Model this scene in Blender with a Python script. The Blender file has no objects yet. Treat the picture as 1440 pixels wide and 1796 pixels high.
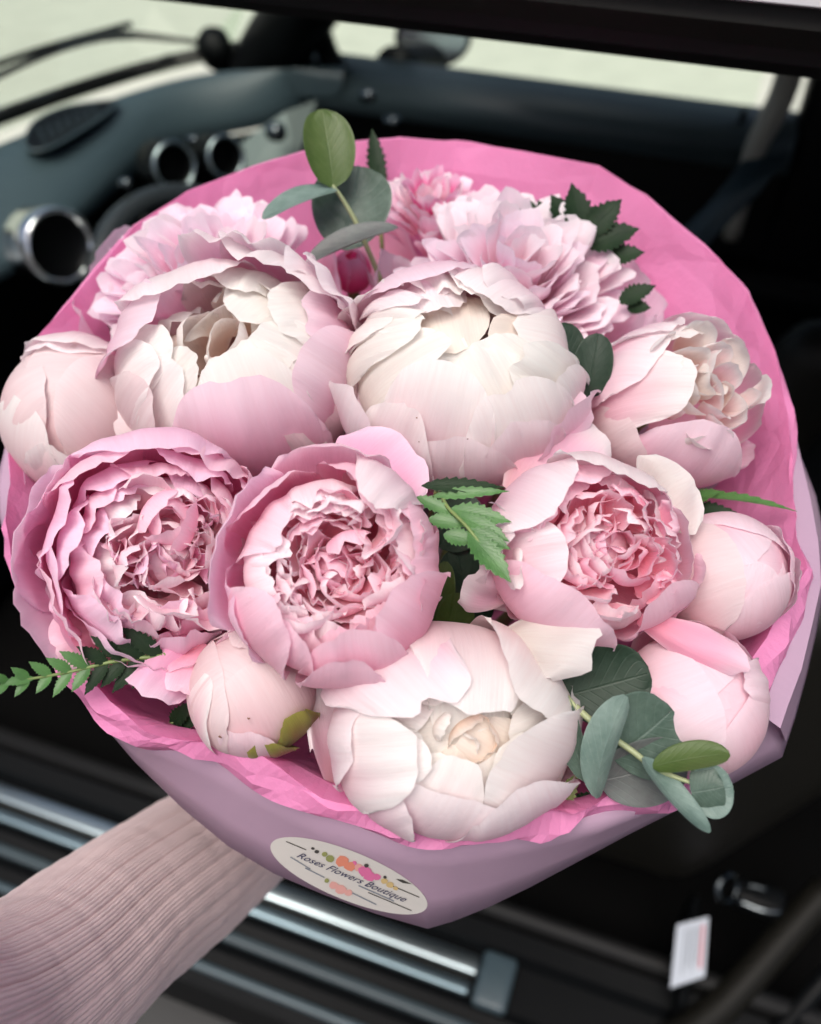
import bpy, bmesh, math, random
import numpy as np
from mathutils import Vector, Matrix
from mathutils.bvhtree import BVHTree

R_ = math.radians
# ------------------------------------------------------------------ camera, sky, sun, exposure
S = bpy.context.scene
CAM = np.array((0.0, 0.0, 1.6))
FPX = 1620.0                                   # focal length in pixels of the 1440 x 1796 photograph
cd = bpy.data.cameras.new('camera'); cam = bpy.data.objects.new('camera', cd)
S.collection.objects.link(cam); S.camera = cam
cam.location = CAM; cam.rotation_euler = (R_(45), 0, 0)
cd.sensor_fit = 'VERTICAL'; cd.sensor_height = 24.0; cd.sensor_width = 24.0
cd.lens = 12.0 / math.tan(math.atan(898 / FPX))
cd.clip_start = 0.02; cd.clip_end = 400
cd.dof.use_dof = True; cd.dof.focus_distance = 0.35; cd.dof.aperture_fstop = 4.4

W = bpy.data.worlds.new('World'); S.world = W; W.use_nodes = True
nt = W.node_tree; nt.nodes.clear()
wo = nt.nodes.new('ShaderNodeOutputWorld'); wb = nt.nodes.new('ShaderNodeBackground'); sk = nt.nodes.new('ShaderNodeTexSky')
sk.sky_type = 'NISHITA'; sk.sun_disc = False
SUN_EL, SUN_AZ = 68.0, 205.0                    # azimuth clockwise from +Y (north); the light comes from behind the camera
sk.sun_elevation = R_(SUN_EL); sk.sun_rotation = R_(SUN_AZ)
sk.air_density = 1.0; sk.dust_density = 7.0; sk.ozone_density = 1.0
wb.inputs['Strength'].default_value = 0.065
nt.links.new(sk.outputs[0], wb.inputs[0]); nt.links.new(wb.outputs[0], wo.inputs[0])
sl = bpy.data.lights.new('sun', 'SUN'); sl.energy = 1.5; sl.angle = R_(42); sl.color = (1.0, 0.98, 0.955)
sun = bpy.data.objects.new('sun', sl); S.collection.objects.link(sun)
sd = Vector((math.sin(R_(SUN_AZ)) * math.cos(R_(SUN_EL)), math.cos(R_(SUN_AZ)) * math.cos(R_(SUN_EL)), math.sin(R_(SUN_EL))))
sun.rotation_euler = sd.to_track_quat('Z', 'Y').to_euler()
S.view_settings.view_transform = 'Standard'; S.view_settings.look = 'None'
S.view_settings.gamma = 1.0; S.view_settings.exposure = 0.88
S.render.engine = 'CYCLES'
S.cycles.use_denoising = True; S.cycles.use_adaptive_sampling = True; S.cycles.adaptive_threshold = 0.03
S.cycles.max_bounces = 12; S.cycles.diffuse_bounces = 8; S.cycles.transmission_bounces = 6; S.cycles.transparent_max_bounces = 12
S.cycles.sample_clamp_indirect = 6.0

# ------------------------------------------------------------------ coordinates
CY = np.array((0, math.sin(R_(45)), math.cos(R_(45))))
CZ = np.array((0, math.cos(R_(45)), -math.sin(R_(45))))
CX = np.array((1.0, 0, 0))
def ray(px, py):
    """direction from the camera through a photo pixel, scaled so that its depth is 1"""
    return (px - 720) / FPX * CX + (898 - py) / FPX * CY + CZ
def at(px, py, d): return CAM + ray(px, py) * d
def vec_cam(x, y, z): return x * CX + y * CY + z * CZ
def pix(p):
    q = np.asarray(p) - CAM; z = q @ CZ
    return 720 + FPX * (q @ CX) / z, 898 - FPX * (q @ CY) / z, z
# bouquet frame: rim centre, axis, image-up
TAU = R_(35)
BC = CAM + vec_cam(-0.0013, 0.04, 0.43)
BN = vec_cam(0, math.sin(TAU), -math.cos(TAU))
BY = vec_cam(0, math.cos(TAU), math.sin(TAU))
BX = CX
def bq(px, py, h):
    d = ray(px, py); t = ((BC + BN * h - CAM) @ BN) / (d @ BN)
    return CAM + d * t
# car frame: forward (to the left of the picture), lateral (away), up; origin on the ground under the camera
CF = np.array((-0.943, 0.333, 0)); CL = np.array((0.333, 0.943, 0)); CU = np.array((0, 0, 1.0))
def carp(f, l, z): return CF * f + CL * l + CU * z
def on_l(px, py, l):
    d = ray(px, py); return CAM + d * ((l - CAM @ CL) / (d @ CL))
def on_z(px, py, z):
    d = ray(px, py); return CAM + d * ((z - CAM[2]) / d[2])
def nrm(v): v = np.asarray(v, float); return v / (np.linalg.norm(v) + 1e-12)

COL = S.collection
def tag(o, label=None, cat=None, group=None, kind=None):
    if label: o['label'] = label
    if cat: o['category'] = cat
    if group: o['group'] = group
    if kind: o['kind'] = kind
    return o
def empty(name, loc, label, cat, group=None):
    o = bpy.data.objects.new(name, None); COL.objects.link(o); o.location = loc
    o.empty_display_size = 0.02
    return tag(o, label, cat, group)
def link(name, me, mat, parent=None, smooth=True):
    """mesh data are in world coordinates; parents are unrotated Empties, so shift the data into the parent's frame"""
    o = bpy.data.objects.new(name, me); COL.objects.link(o)
    if mat: me.materials.append(mat)
    if parent is not None:
        o.parent = parent
        p = parent; off = Vector((0, 0, 0))
        while p: off += p.location; p = p.parent
        me.transform(Matrix.Translation(-off))
    me.polygons.foreach_set('use_smooth', [smooth] * len(me.polygons))
    return o
def pydata(name, v, f):
    me = bpy.data.meshes.new(name); me.from_pydata([tuple(map(float, q)) for q in v], [], f); me.update()
    return me
def grid_mesh(name, P, cols=None, wrap=False, uv=None):
    """P: (nv, nu, 3) array; cols: (nv, nu, 3)"""
    nv, nu = P.shape[:2]
    faces = []
    for j in range(nv - 1):
        for i in range(nu if wrap else nu - 1):
            k = (i + 1) % nu
            faces.append((j * nu + i, j * nu + k, (j + 1) * nu + k, (j + 1) * nu + i))
    me = pydata(name, P.reshape(-1, 3), faces)
    idx = np.empty(len(me.loops), np.int32); me.loops.foreach_get('vertex_index', idx)
    U = np.stack(np.meshgrid(np.linspace(0, 1, nu), np.linspace(0, 1, nv)), -1).reshape(-1, 2) if uv is None else uv.reshape(-1, 2)
    l = me.uv_layers.new(name='UVMap'); l.data.foreach_set('uv', U[idx].ravel().astype(np.float32))
    if cols is not None:
        a = me.color_attributes.new('Col', 'FLOAT_COLOR', 'POINT')
        c = np.ones((nv * nu, 4), np.float32); c[:, :3] = np.clip(cols.reshape(-1, 3), 0, 1)
        a.data.foreach_set('color', c.ravel())
    return me
class Noise:
    def __init__(s, seed, k=7):
        r = np.random.RandomState(seed % 100000)
        a = r.rand(k) * 6.283; m = 0.6 + r.rand(k) * 1.0
        s.kx = np.cos(a) * m * 2.2; s.ky = np.sin(a) * m * 2.2; s.ph = r.rand(k) * 6.283; s.k = k
    def __call__(s, x, y=0.0):
        x = np.asarray(x, float)[..., None]; y = np.asarray(y, float)[..., None]
        return np.sin(x * s.kx + y * s.ky + s.ph).sum(-1) / s.k * 1.8
def sstep(a, b, x):
    t = np.clip((np.asarray(x, float) - a) / (b - a), 0, 1); return t * t * (3 - 2 * t)

# ------------------------------------------------------------------ materials
def new_mat(name):
    m = bpy.data.materials.new(name); m.use_nodes = True
    n = m.node_tree.nodes; b = n['Principled BSDF']
    return m, m.node_tree, n, b
def mat_plain(name, col, rough=0.5, metal=0.0, spec=0.5, bump=0.0, bscale=200.0, var=0.0, coat=0.0):
    m, t, n, b = new_mat(name)
    b.inputs['Base Color'].default_value = (*col, 1); b.inputs['Roughness'].default_value = rough
    b.inputs['Metallic'].default_value = metal; b.inputs['Specular IOR Level'].default_value = spec
    b.inputs['Coat Weight'].default_value = coat
    tc = n.new('ShaderNodeTexCoord'); nz = n.new('ShaderNodeTexNoise'); nz.inputs['Scale'].default_value = bscale
    nz.inputs['Detail'].default_value = 4
    t.links.new(tc.outputs['Object'], nz.inputs['Vector'])
    if var > 0:
        mx = n.new('ShaderNodeMix'); mx.data_type = 'RGBA'
        mx.inputs['A'].default_value = (*[c * (1 - var) for c in col], 1); mx.inputs['B'].default_value = (*[min(1, c * (1 + var)) for c in col], 1)
        t.links.new(nz.outputs['Fac'], mx.inputs['Factor']); t.links.new(mx.outputs['Result'], b.inputs['Base Color'])
    if bump > 0:
        bp = n.new('ShaderNodeBump'); bp.inputs['Strength'].default_value = bump; bp.inputs['Distance'].default_value = 0.001
        t.links.new(nz.outputs['Fac'], bp.inputs['Height']); t.links.new(bp.outputs['Normal'], b.inputs['Normal'])
    return m
def mat_petal(name, transl=0.40, vein=0.045, rough=0.55):
    m, t, n, b = new_mat(name)
    L = t.links.new
    at_ = n.new('ShaderNodeAttribute'); at_.attribute_name = 'Col'
    uv = n.new('ShaderNodeUVMap'); uv.uv_map = 'UVMap'
    mp = n.new('ShaderNodeMapping'); mp.inputs['Scale'].default_value = (48, 3.0, 1); L(uv.outputs[0], mp.inputs[0])
    oi = n.new('ShaderNodeObjectInfo'); cb = n.new('ShaderNodeVectorMath'); cb.operation = 'ADD'
    cx = n.new('ShaderNodeCombineXYZ'); ml = n.new('ShaderNodeMath'); ml.operation = 'MULTIPLY'; ml.inputs[1].default_value = 50
    L(oi.outputs['Random'], ml.inputs[0]); L(ml.outputs[0], cx.inputs['Z'])
    L(mp.outputs[0], cb.inputs[0]); L(cx.outputs[0], cb.inputs[1])
    nz = n.new('ShaderNodeTexNoise'); nz.inputs['Scale'].default_value = 1.0; nz.inputs['Detail'].default_value = 3; nz.inputs['Roughness'].default_value = 0.6
    L(cb.outputs[0], nz.inputs['Vector'])
    mr = n.new('ShaderNodeMapRange'); mr.inputs['From Min'].default_value = 0.3; mr.inputs['From Max'].default_value = 0.7
    mr.inputs['To Min'].default_value = 1 - vein; mr.inputs['To Max'].default_value = 1 + vein * 0.4; L(nz.outputs['Fac'], mr.inputs['Value'])
    # veins tint green and blue a little more than red, so the streaks read pink
    sep = n.new('ShaderNodeMath'); sep.operation = 'POWER'; sep.inputs[1].default_value = 0.45; L(mr.outputs[0], sep.inputs[0])
    cc = n.new('ShaderNodeCombineColor'); L(sep.outputs[0], cc.inputs[0]); L(mr.outputs[0], cc.inputs[1]); L(mr.outputs[0], cc.inputs[2])
    mx = n.new('ShaderNodeMix'); mx.data_type = 'RGBA'; mx.blend_type = 'MULTIPLY'; mx.inputs['Factor'].default_value = 1
    L(at_.outputs['Color'], mx.inputs['A']); L(cc.outputs[0], mx.inputs['B'])
    L(mx.outputs['Result'], b.inputs['Base Color'])
    b.inputs['Roughness'].default_value = rough; b.inputs['Specular IOR Level'].default_value = 0.15
    b.inputs['Sheen Weight'].default_value = 0.2; b.inputs['Sheen Roughness'].default_value = 0.4
    nz2 = n.new('ShaderNodeTexNoise'); nz2.inputs['Scale'].default_value = 120; nz2.inputs['Detail'].default_value = 3
    tc = n.new('ShaderNodeTexCoord'); L(tc.outputs['Object'], nz2.inputs['Vector'])
    ad = n.new('ShaderNodeMath'); ad.operation = 'MULTIPLY_ADD'; ad.inputs[1].default_value = 0.5; L(nz2.outputs['Fac'], ad.inputs[0]); L(nz.outputs['Fac'], ad.inputs[2])
    bp = n.new('ShaderNodeBump'); bp.inputs['Strength'].default_value = 0.4; bp.inputs['Distance'].default_value = 0.0005
    L(ad.outputs[0], bp.inputs['Height']); L(bp.outputs['Normal'], b.inputs['Normal'])
    tr = n.new('ShaderNodeBsdfTranslucent'); L(mx.outputs['Result'], tr.inputs['Color']); L(bp.outputs['Normal'], tr.inputs['Normal'])
    ms = n.new('ShaderNodeMixShader'); ms.inputs[0].default_value = transl
    L(b.outputs[0], ms.inputs[1]); L(tr.outputs[0], ms.inputs[2])
    L(ms.outputs[0], n['Material Output'].inputs['Surface'])
    return m
def mat_tissue(name, col, transl=0.3, crease=0.6, scale=38.0, rough=0.5, var=0.08, fine=0.35):
    m, t, n, b = new_mat(name); L = t.links.new
    tc = n.new('ShaderNodeTexCoord')
    vo = n.new('ShaderNodeTexVoronoi'); vo.feature = 'DISTANCE_TO_EDGE'; vo.inputs['Scale'].default_value = scale
    nz = n.new('ShaderNodeTexNoise'); nz.inputs['Scale'].default_value = 22; nz.inputs['Detail'].default_value = 5
    wv = n.new('ShaderNodeVectorMath'); wv.operation = 'MULTIPLY_ADD'; wv.inputs[1].default_value = (0.03, 0.03, 0.03)
    L(tc.outputs['Object'], nz.inputs['Vector']); L(nz.outputs['Color'], wv.inputs[0]); L(tc.outputs['Object'], wv.inputs[2])
    L(wv.outputs[0], vo.inputs['Vector'])
    n3 = n.new('ShaderNodeTexNoise'); n3.inputs['Scale'].default_value = 700; n3.inputs['Detail'].default_value = 3; L(tc.outputs['Object'], n3.inputs['Vector'])
    mr = n.new('ShaderNodeMapRange'); mr.inputs['From Max'].default_value = 0.22; L(vo.outputs['Distance'], mr.inputs['Value'])
    b1 = n.new('ShaderNodeBump'); b1.inputs['Strength'].default_value = crease; b1.inputs['Distance'].default_value = 0.003; L(mr.outputs[0], b1.inputs['Height'])
    b2 = n.new('ShaderNodeBump'); b2.inputs['Strength'].default_value = fine; b2.inputs['Distance'].default_value = 0.0006
    L(n3.outputs['Fac'], b2.inputs['Height']); L(b1.outputs['Normal'], b2.inputs['Normal'])
    mx = n.new('ShaderNodeMix'); mx.data_type = 'RGBA'
    mx.inputs['A'].default_value = (*[c * (1 - var) for c in col], 1); mx.inputs['B'].default_value = (*[min(1, c * (1 + var)) for c in col], 1)
    L(nz.outputs['Fac'], mx.inputs['Factor']); L(mx.outputs['Result'], b.inputs['Base Color'])
    b.inputs['Roughness'].default_value = rough; b.inputs['Specular IOR Level'].default_value = 0.3
    L(b2.outputs['Normal'], b.inputs['Normal'])
    tr = n.new('ShaderNodeBsdfTranslucent'); L(mx.outputs['Result'], tr.inputs['Color']); L(b2.outputs['Normal'], tr.inputs['Normal'])
    ms = n.new('ShaderNodeMixShader'); ms.inputs[0].default_value = transl
    L(b.outputs[0], ms.inputs[1]); L(tr.outputs[0], ms.inputs[2]); L(ms.outputs[0], n['Material Output'].inputs['Surface'])
    return m
def mat_leaf(name, c1, c2, rough=0.45, spec=0.4, vein=0.25):
    m, t, n, b = new_mat(name); L = t.links.new
    uv = n.new('ShaderNodeUVMap'); uv.uv_map = 'UVMap'
    sx = n.new('ShaderNodeSeparateXYZ'); L(uv.outputs[0], sx.inputs[0])
    d = n.new('ShaderNodeMath'); d.operation = 'SUBTRACT'; d.inputs[1].default_value = 0.5; L(sx.outputs['X'], d.inputs[0])
    a = n.new('ShaderNodeMath'); a.operation = 'ABSOLUTE'; L(d.outputs[0], a.inputs[0])
    # side veins slant away from the midrib
    k = n.new('ShaderNodeMath'); k.operation = 'MULTIPLY_ADD'; k.inputs[1].default_value = -0.8; L(a.outputs[0], k.inputs[0]); L(sx.outputs['Y'], k.inputs[2])
    s = n.new('ShaderNodeMath'); s.operation = 'MULTIPLY'; s.inputs[1].default_value = 48; L(k.outputs[0], s.inputs[0])
    si = n.new('ShaderNodeMath'); si.operation = 'SINE'; L(s.outputs[0], si.inputs[0])
    pw = n.new('ShaderNodeMapRange'); pw.inputs['From Min'].default_value = 0.75; pw.inputs['From Max'].default_value = 1.0; L(si.outputs[0], pw.inputs['Value'])
    mid = n.new('ShaderNodeMapRange'); mid.inputs['From Min'].default_value = 0.0; mid.inputs['From Max'].default_value = 0.022; mid.inputs['To Min'].default_value = 1; mid.inputs['To Max'].default_value = 0; L(a.outputs[0], mid.inputs['Value'])
    edg = n.new('ShaderNodeMapRange'); edg.inputs['From Min'].default_value = 0.47; edg.inputs['From Max'].default_value = 0.5; L(a.outputs[0], edg.inputs['Value'])
    h = n.new('ShaderNodeMath'); h.operation = 'MULTIPLY_ADD'; h.inputs[1].default_value = 0.35; L(pw.outputs[0], h.inputs[0]); L(mid.outputs[0], h.inputs[2])
    h2 = n.new('ShaderNodeMath'); h2.operation = 'ADD'; L(h.outputs[0], h2.inputs[0]); L(edg.outputs[0], h2.inputs[1])
    tc = n.new('ShaderNodeTexCoord'); nz = n.new('ShaderNodeTexNoise'); nz.inputs['Scale'].default_value = 55; nz.inputs['Detail'].default_value = 6; nz.inputs['Roughness'].default_value = 0.7
    L(tc.outputs['Object'], nz.inputs['Vector'])
    cr = n.new('ShaderNodeMapRange'); cr.inputs['From Min'].default_value = 0.35; cr.inputs['From Max'].default_value = 0.65; L(nz.outputs['Fac'], cr.inputs['Value'])
    mx = n.new('ShaderNodeMix'); mx.data_type = 'RGBA'; mx.inputs['A'].default_value = (*c1, 1); mx.inputs['B'].default_value = (*c2, 1); L(cr.outputs[0], mx.inputs['Factor'])
    m2 = n.new('ShaderNodeMix'); m2.data_type = 'RGBA'; m2.inputs['B'].default_value = (*[min(1, q * 1.5 + 0.05) for q in c2], 1)
    vf = n.new('ShaderNodeMath'); vf.operation = 'MULTIPLY'; vf.inputs[1].default_value = vein; vf.use_clamp = True; L(h2.outputs[0], vf.inputs[0])
    L(mx.outputs['Result'], m2.inputs['A']); L(vf.outputs[0], m2.inputs['Factor']); L(m2.outputs['Result'], b.inputs['Base Color'])
    b.inputs['Roughness'].default_value = rough; b.inputs['Specular IOR Level'].default_value = spec
    bp = n.new('ShaderNodeBump'); bp.inputs['Strength'].default_value = 0.35; bp.inputs['Distance'].default_value = 0.0006; bp.invert = True
    hh = n.new('ShaderNodeMath'); hh.operation = 'MULTIPLY_ADD'; hh.inputs[1].default_value = 0.6; L(nz.outputs['Fac'], hh.inputs[0]); L(h2.outputs[0], hh.inputs[2])
    L(hh.outputs[0], bp.inputs['Height']); L(bp.outputs['Normal'], b.inputs['Normal'])
    tr = n.new('ShaderNodeBsdfTranslucent'); L(m2.outputs['Result'], tr.inputs['Color'])
    ms = n.new('ShaderNodeMixShader'); ms.inputs[0].default_value = 0.18
    L(b.outputs[0], ms.inputs[1]); L(tr.outputs[0], ms.inputs[2]); L(ms.outputs[0], n['Material Output'].inputs['Surface'])
    return m

M = {}
M['petal'] = mat_petal('petal_blush')
M['tissue'] = mat_tissue('pink_tissue_paper', (0.86, 0.31, 0.57), 0.35, 0.26, 24)
M['wrap'] = mat_tissue('lavender_wrap_paper', (0.50, 0.34, 0.46), 0.22, 0.04, 12, rough=0.42, var=0.03, fine=0.05)
M['stem'] = mat_plain('green_stem', (0.16, 0.22, 0.07), 0.5, bump=0.2, var=0.2)
M['euc_stem'] = mat_plain('pale_green_stem', (0.30, 0.34, 0.18), 0.5, bump=0.2, var=0.2)
M['euc'] = mat_leaf('eucalyptus_leaf_grey_green', (0.035, 0.070, 0.048), (0.10, 0.15, 0.12), vein=.18)
M['euc_pale'] = mat_leaf('eucalyptus_leaf_pale', (0.10, 0.165, 0.14), (0.20, 0.28, 0.245), vein=.18)
M['euc_green'] = mat_leaf('eucalyptus_leaf_olive', (0.050, 0.095, 0.016), (0.085, 0.13, 0.035), vein=.15)
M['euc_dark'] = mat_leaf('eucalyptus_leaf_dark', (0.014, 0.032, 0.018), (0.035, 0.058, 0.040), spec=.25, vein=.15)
M['euc_mauve'] = mat_leaf('eucalyptus_leaf_mauve_grey', (0.10, 0.10, 0.10), (0.14, 0.16, 0.15))
M['fern'] = mat_leaf('fern_leaf_green', (0.045, 0.13, 0.03), (0.09, 0.22, 0.06), rough=0.35, spec=0.5)
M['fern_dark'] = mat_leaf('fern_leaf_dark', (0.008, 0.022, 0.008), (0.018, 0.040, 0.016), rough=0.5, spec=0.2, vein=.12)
M['fern_lime'] = mat_leaf('fern_leaf_lime', (0.16, 0.24, 0.07), (0.24, 0.32, 0.12))

# ------------------------------------------------------------------ flowers
def lerp(a, b, t): return np.asarray(a) * (1 - t) + np.asarray(b) * t
PAL = {  # base, middle, tip, blush (streaky patch), blush amount
 'cream': ((.87, .66, .59), (.88, .76, .74), (.90, .88, .86), (.88, .57, .63), .36),  # cream and white: own pink, deepened to paint in light glowing through petals
 'white': ((.88, .56, .60), (.89, .70, .73), (.90, .87, .86), (.88, .48, .61), .55),
 'inner': ((.84, .66, .54), (.86, .80, .74), (.88, .87, .84), (.86, .71, .70), .15),
 'peach':  ((.86, .56, .42), (.88, .70, .58), (.90, .83, .76), (.84, .60, .52), .3),
 'blush': ((.88, .50, .55), (.89, .48, .64), (.90, .72, .81), (.87, .36, .58), .65),
 'blushw': ((.90, .54, .60), (.90, .62, .72), (.91, .84, .86), (.89, .42, .62), .60),
 'pink': ((.91, .38, .50), (.93, .50, .64), (.95, .70, .80), (.92, .40, .57), .50),
 'pinkd': ((.86, .28, .42), (.90, .44, .58), (.92, .66, .76), (.88, .36, .54), .40),
 'lilac': ((.91, .38, .58), (.92, .49, .69), (.94, .71, .85), (.92, .40, .63), .50),
 'ruffle': ((.94, .36, .47), (.95, .53, .64), (.96, .78, .85), (.94, .50, .61), .30),
 'rufflew': ((.94, .48, .57), (.95, .69, .77), (.96, .88, .91), (.94, .66, .73), .30),
 'pompon': ((.90, .42, .57), (.92, .64, .77), (.93, .82, .90), (.91, .52, .69), .30),
 'pomponw': ((.90, .54, .60), (.91, .71, .78), (.93, .86, .90), (.90, .62, .70), .25),
 'hot':    ((.62, .03, .14), (.80, .14, .36), (.86, .52, .70), (.72, .06, .24), .5),
 'bud': ((.84, .49, .50), (.84, .63, .65), (.85, .74, .75), (.84, .52, .59), .35),
 'budpink': ((.87, .42, .52), (.88, .58, .66), (.89, .74, .80), (.87, .45, .60), .40),
 'blotch': ((.86, .52, .54), (.86, .48, .60), (.90, .84, .84), (.85, .36, .54), .7),
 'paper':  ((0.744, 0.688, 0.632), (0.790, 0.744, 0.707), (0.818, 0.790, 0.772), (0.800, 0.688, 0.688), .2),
}
def petal_cols(pal, U, V, seed, depth=1.0):
    b, m, t, bl, amt = PAL[pal]
    r = np.random.RandomState(seed % 99991)
    n1 = Noise(seed + 5); n2 = Noise(seed + 9)
    v = np.clip(V + 0.10 * n1(U * 1.3, V * 1.3), 0, 1)[..., None]
    c = np.where(v < 0.55, lerp(b, m, sstep(0.12, 0.55, v)), lerp(m, t, sstep(0.55, 1.0, v)))
    e = sstep(0.72, 1.0, np.abs(U))[..., None] * 0.55  # paler side edges, also painting in the light that thin rims catch
    c = lerp(c, np.asarray(t), e)
    st = n2(U * 6.0, V * 0.8) * 0.14 + n1(U * 1.5 + 3, V * 1.5) * 0.85
    k = (sstep(-0.15, 0.9, st) * (1 - sstep(0.62, 0.98, V)) * (1 - 0.8 * sstep(0.6, 1.0, np.abs(U))))[..., None] * amt
    c = lerp(c, np.asarray(bl), k)
    return c * (0.97 + 0.05 * r.rand())

class Flower:
    def __init__(s, label, cx, cy, rpx, h, ax, squash=1.0, group='peonies in the bouquet', name='peony', sy=1.0):
        s.c = bq(cx, cy, h); s.depth = pix(s.c)[2]; s.R = rpx / FPX * s.depth
        if abs(ax[0]) > 5:                     # the flower's axis leaves the ball where this pixel sees it
            d = nrm(ray(*ax)); oc = CAM - s.c; b = oc @ d; q = b * b - (oc @ oc - s.R ** 2)
            s.Z = nrm(CAM + d * (-b - math.sqrt(max(q, 0))) - s.c)
        else: s.Z = nrm(vec_cam(ax[0], ax[1], -1.0))
        s.X = nrm(CX - s.Z * (CX @ s.Z)); s.Y = np.cross(s.Z, s.X)
        s.sq = squash; s.sy = sy; s.n = 0
        base = s.c - s.Z * s.R
        s.root = empty(name, base, label, 'flower', group)
        s.seed = int(cx * 7 + cy * 13)
        # stem: from the base of the flower down into the neck of the wrap
        neck = BC - BN * 0.235 + (s.c - BC) * 0.06
        p = [s.c - s.Z * s.R * 0.85 * squash, s.c - s.Z * s.R * 1.2 - BN * 0.01, lerp(s.c - BN * 0.07, neck, 0.55), neck, neck - BN * 0.05]
        link('stem', tube(p, [0.004, 0.0035, 0.003, 0.003, 0.003], 8, 5), M['stem'], s.root)
    def loc(s, L):
        L = np.asarray(L); q = L * np.array((1, s.sy, s.sq))
        return s.c + (q[..., 0:1] * s.X + q[..., 1:2] * s.Y + q[..., 2:3] * s.Z) * s.R
    def dirpx(s, px, py, rho=1.0):
        """polar angle and azimuth (flower frame) where the ray through a pixel meets the shell of radius rho"""
        d = nrm(ray(px, py)); oc = CAM - s.c; b = oc @ d; q = b * b - (oc @ oc - (s.R * rho) ** 2)
        t = -b - math.sqrt(max(q, 0)); p = CAM + d * t - s.c
        x, y, z = p @ s.X, p @ s.Y / s.sy, p @ s.Z / s.sq
        return math.degrees(math.atan2(math.hypot(x, y), z)), math.degrees(math.atan2(y, x))
    def add(s, Pl, U, V, pal, name='petal', mat='petal'):
        s.n += 1
        me = grid_mesh(name, s.loc(Pl), petal_cols(pal, U, V, s.seed + s.n * 31))
        return link(name, me, M[mat], s.root)
    def shell(s, phi, tip, hw, rho=1.0, pal='white', lip=0.0, flare=0.0, drop=26, notch=0.05, ruf=0.032, imb=0.045, n=(24, 24), base=170, skew=0.0, dent=0.0, pleat=0.005, loose=None):
        """a petal lying on the ball; angles in degrees, hw in radians"""
        sd = s.seed + s.n * 17; N1 = Noise(sd); N2 = Noise(sd + 3); N3 = Noise(sd + 7)
        u = np.sin(np.linspace(-1, 1, n[0]) * 1.35) / math.sin(1.35); v = np.linspace(0, 1, n[1]) ** 0.85
        U, V = np.meshgrid(u, v)
        rj = np.random.RandomState((sd * 7 + 3) % 99991); lo = (rj.rand() * 0.09 - 0.02 if rho > 0.93 else 0.0) if loose is None else loose
        jit = (rj.rand(3) - 0.5) * (0.05 if loose is None else 0.0) * (1 if rho > 0.93 else 0.4)
        wv = hw * (0.30 + 0.70 * np.sin(np.pi / 2 * np.clip(V / 0.62, 0, 1)) ** 0.9) * (1 - 0.10 * sstep(0.8, 1, V))
        edge = drop * 1.7 * (1 - np.sqrt(np.clip(1 - np.abs(U) ** 2.3, 0, 1))) + notch * 60 * (0.60 * N1(U * 2.6) + 0.26 * N2(U * 7.0) + 0.10 * N3(U * 22.0)) + skew * U + dent * np.exp(-(U / 0.16) ** 2)
        th = np.radians(base + (tip + edge * V ** 3 - base) * V)
        a = U * wv + 0.05 * N2(V * 2.0, 1.3) * V
        rr = rho * (1 + imb * U + lo * V ** 2.2 + lip * sstep(0.72, 1.0, V) ** 1.5 + flare * V ** 2
                    + ruf * (N2(U * 4.0, V * 2.0) * sstep(0.45, 1, V) + 0.6 * N3(U * 10, V * 1.0) * sstep(0.75, 1, V))
                    + (0.036 if loose is None else 0.012) * N1(U * 1.5 + 5, V * 1.7) + pleat * N1(U * 13 + 2, V * 0.7) * sstep(0.25, 0.9, V)
                    + 0.02 * N3(V * 5, 2.0) * sstep(0.8, 1, np.abs(U)))
        m = np.stack((np.sin(th), 0 * th, np.cos(th)), -1)
        d = np.cos(a)[..., None] * m + np.sin(a)[..., None] * np.array((0, 1, 0))
        P = d * rr[..., None] + jit * (V ** 1.5)[..., None]
        c, t = math.cos(R_(phi)), math.sin(R_(phi))
        P = np.stack((P[..., 0] * c - P[..., 1] * t, P[..., 0] * t + P[..., 1] * c, P[..., 2]), -1)
        return s.add(P, U, V, pal)
    def shellpx(s, px, py, hw, rho=1.0, pal='white', **k):
        """a ball petal whose tip shows at a pixel; frm (azimuth) turns it to come from the far side over the top"""
        th, ph = s.dirpx(px, py, rho)
        frm = k.pop('frm', None)
        if frm is not None:
            dl = (ph - frm + 180) % 360 - 180
            if abs(dl) > 90: th = -th * abs(math.cos(R_(dl)))
            else: th = th * abs(math.cos(R_(dl)))
            ph = frm
        return s.shell(ph, th, hw, rho, pal, **k)
    def spine(s, r0, z0, phi, L, Wd, al, rc=0.6, pal='pink', notch=0.1, fr=3.0, ruf=0.05, drop=0.25, n=(11, 12), wb=0.35, twist=0.0, off=(0, 0), yaw=0.0):
        """a petal grown along a bent spine in the plane of azimuth phi; al: angles from the axis along the spine"""
        sd = s.seed + s.n * 19; N1 = Noise(sd); N2 = Noise(sd + 3); N3 = Noise(sd + 8)
        u = np.sin(np.linspace(-1, 1, n[0]) * 1.25) / math.sin(1.25); v = np.linspace(0, 1, n[1]); U, V = np.meshgrid(u, v)
        fine = np.linspace(0, 1.3, 80); aa = np.radians(np.interp(np.clip(fine, 0, 1), np.linspace(0, 1, len(al)), al))
        dr = np.concatenate(([0], np.cumsum(np.sin(aa[:-1]) * np.diff(fine)))); dz = np.concatenate(([0], np.cumsum(np.cos(aa[:-1]) * np.diff(fine))))
        lv = V * (1 - (drop * 1.6 * (1 - np.sqrt(np.clip(1 - np.abs(U) ** 2.3, 0, 1))) + notch * (0.5 * N1(U * fr) + 0.4 * np.abs(N2(U * fr * 2.2)) + 0.25 * N3(U * fr * 5))) * V ** 2)
        lv = np.clip(lv, 0, 1.28)
        r = r0 + L * np.interp(lv, fine, dr); z = z0 + L * np.interp(lv, fine, dz); A = np.interp(lv, fine, aa)
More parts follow.
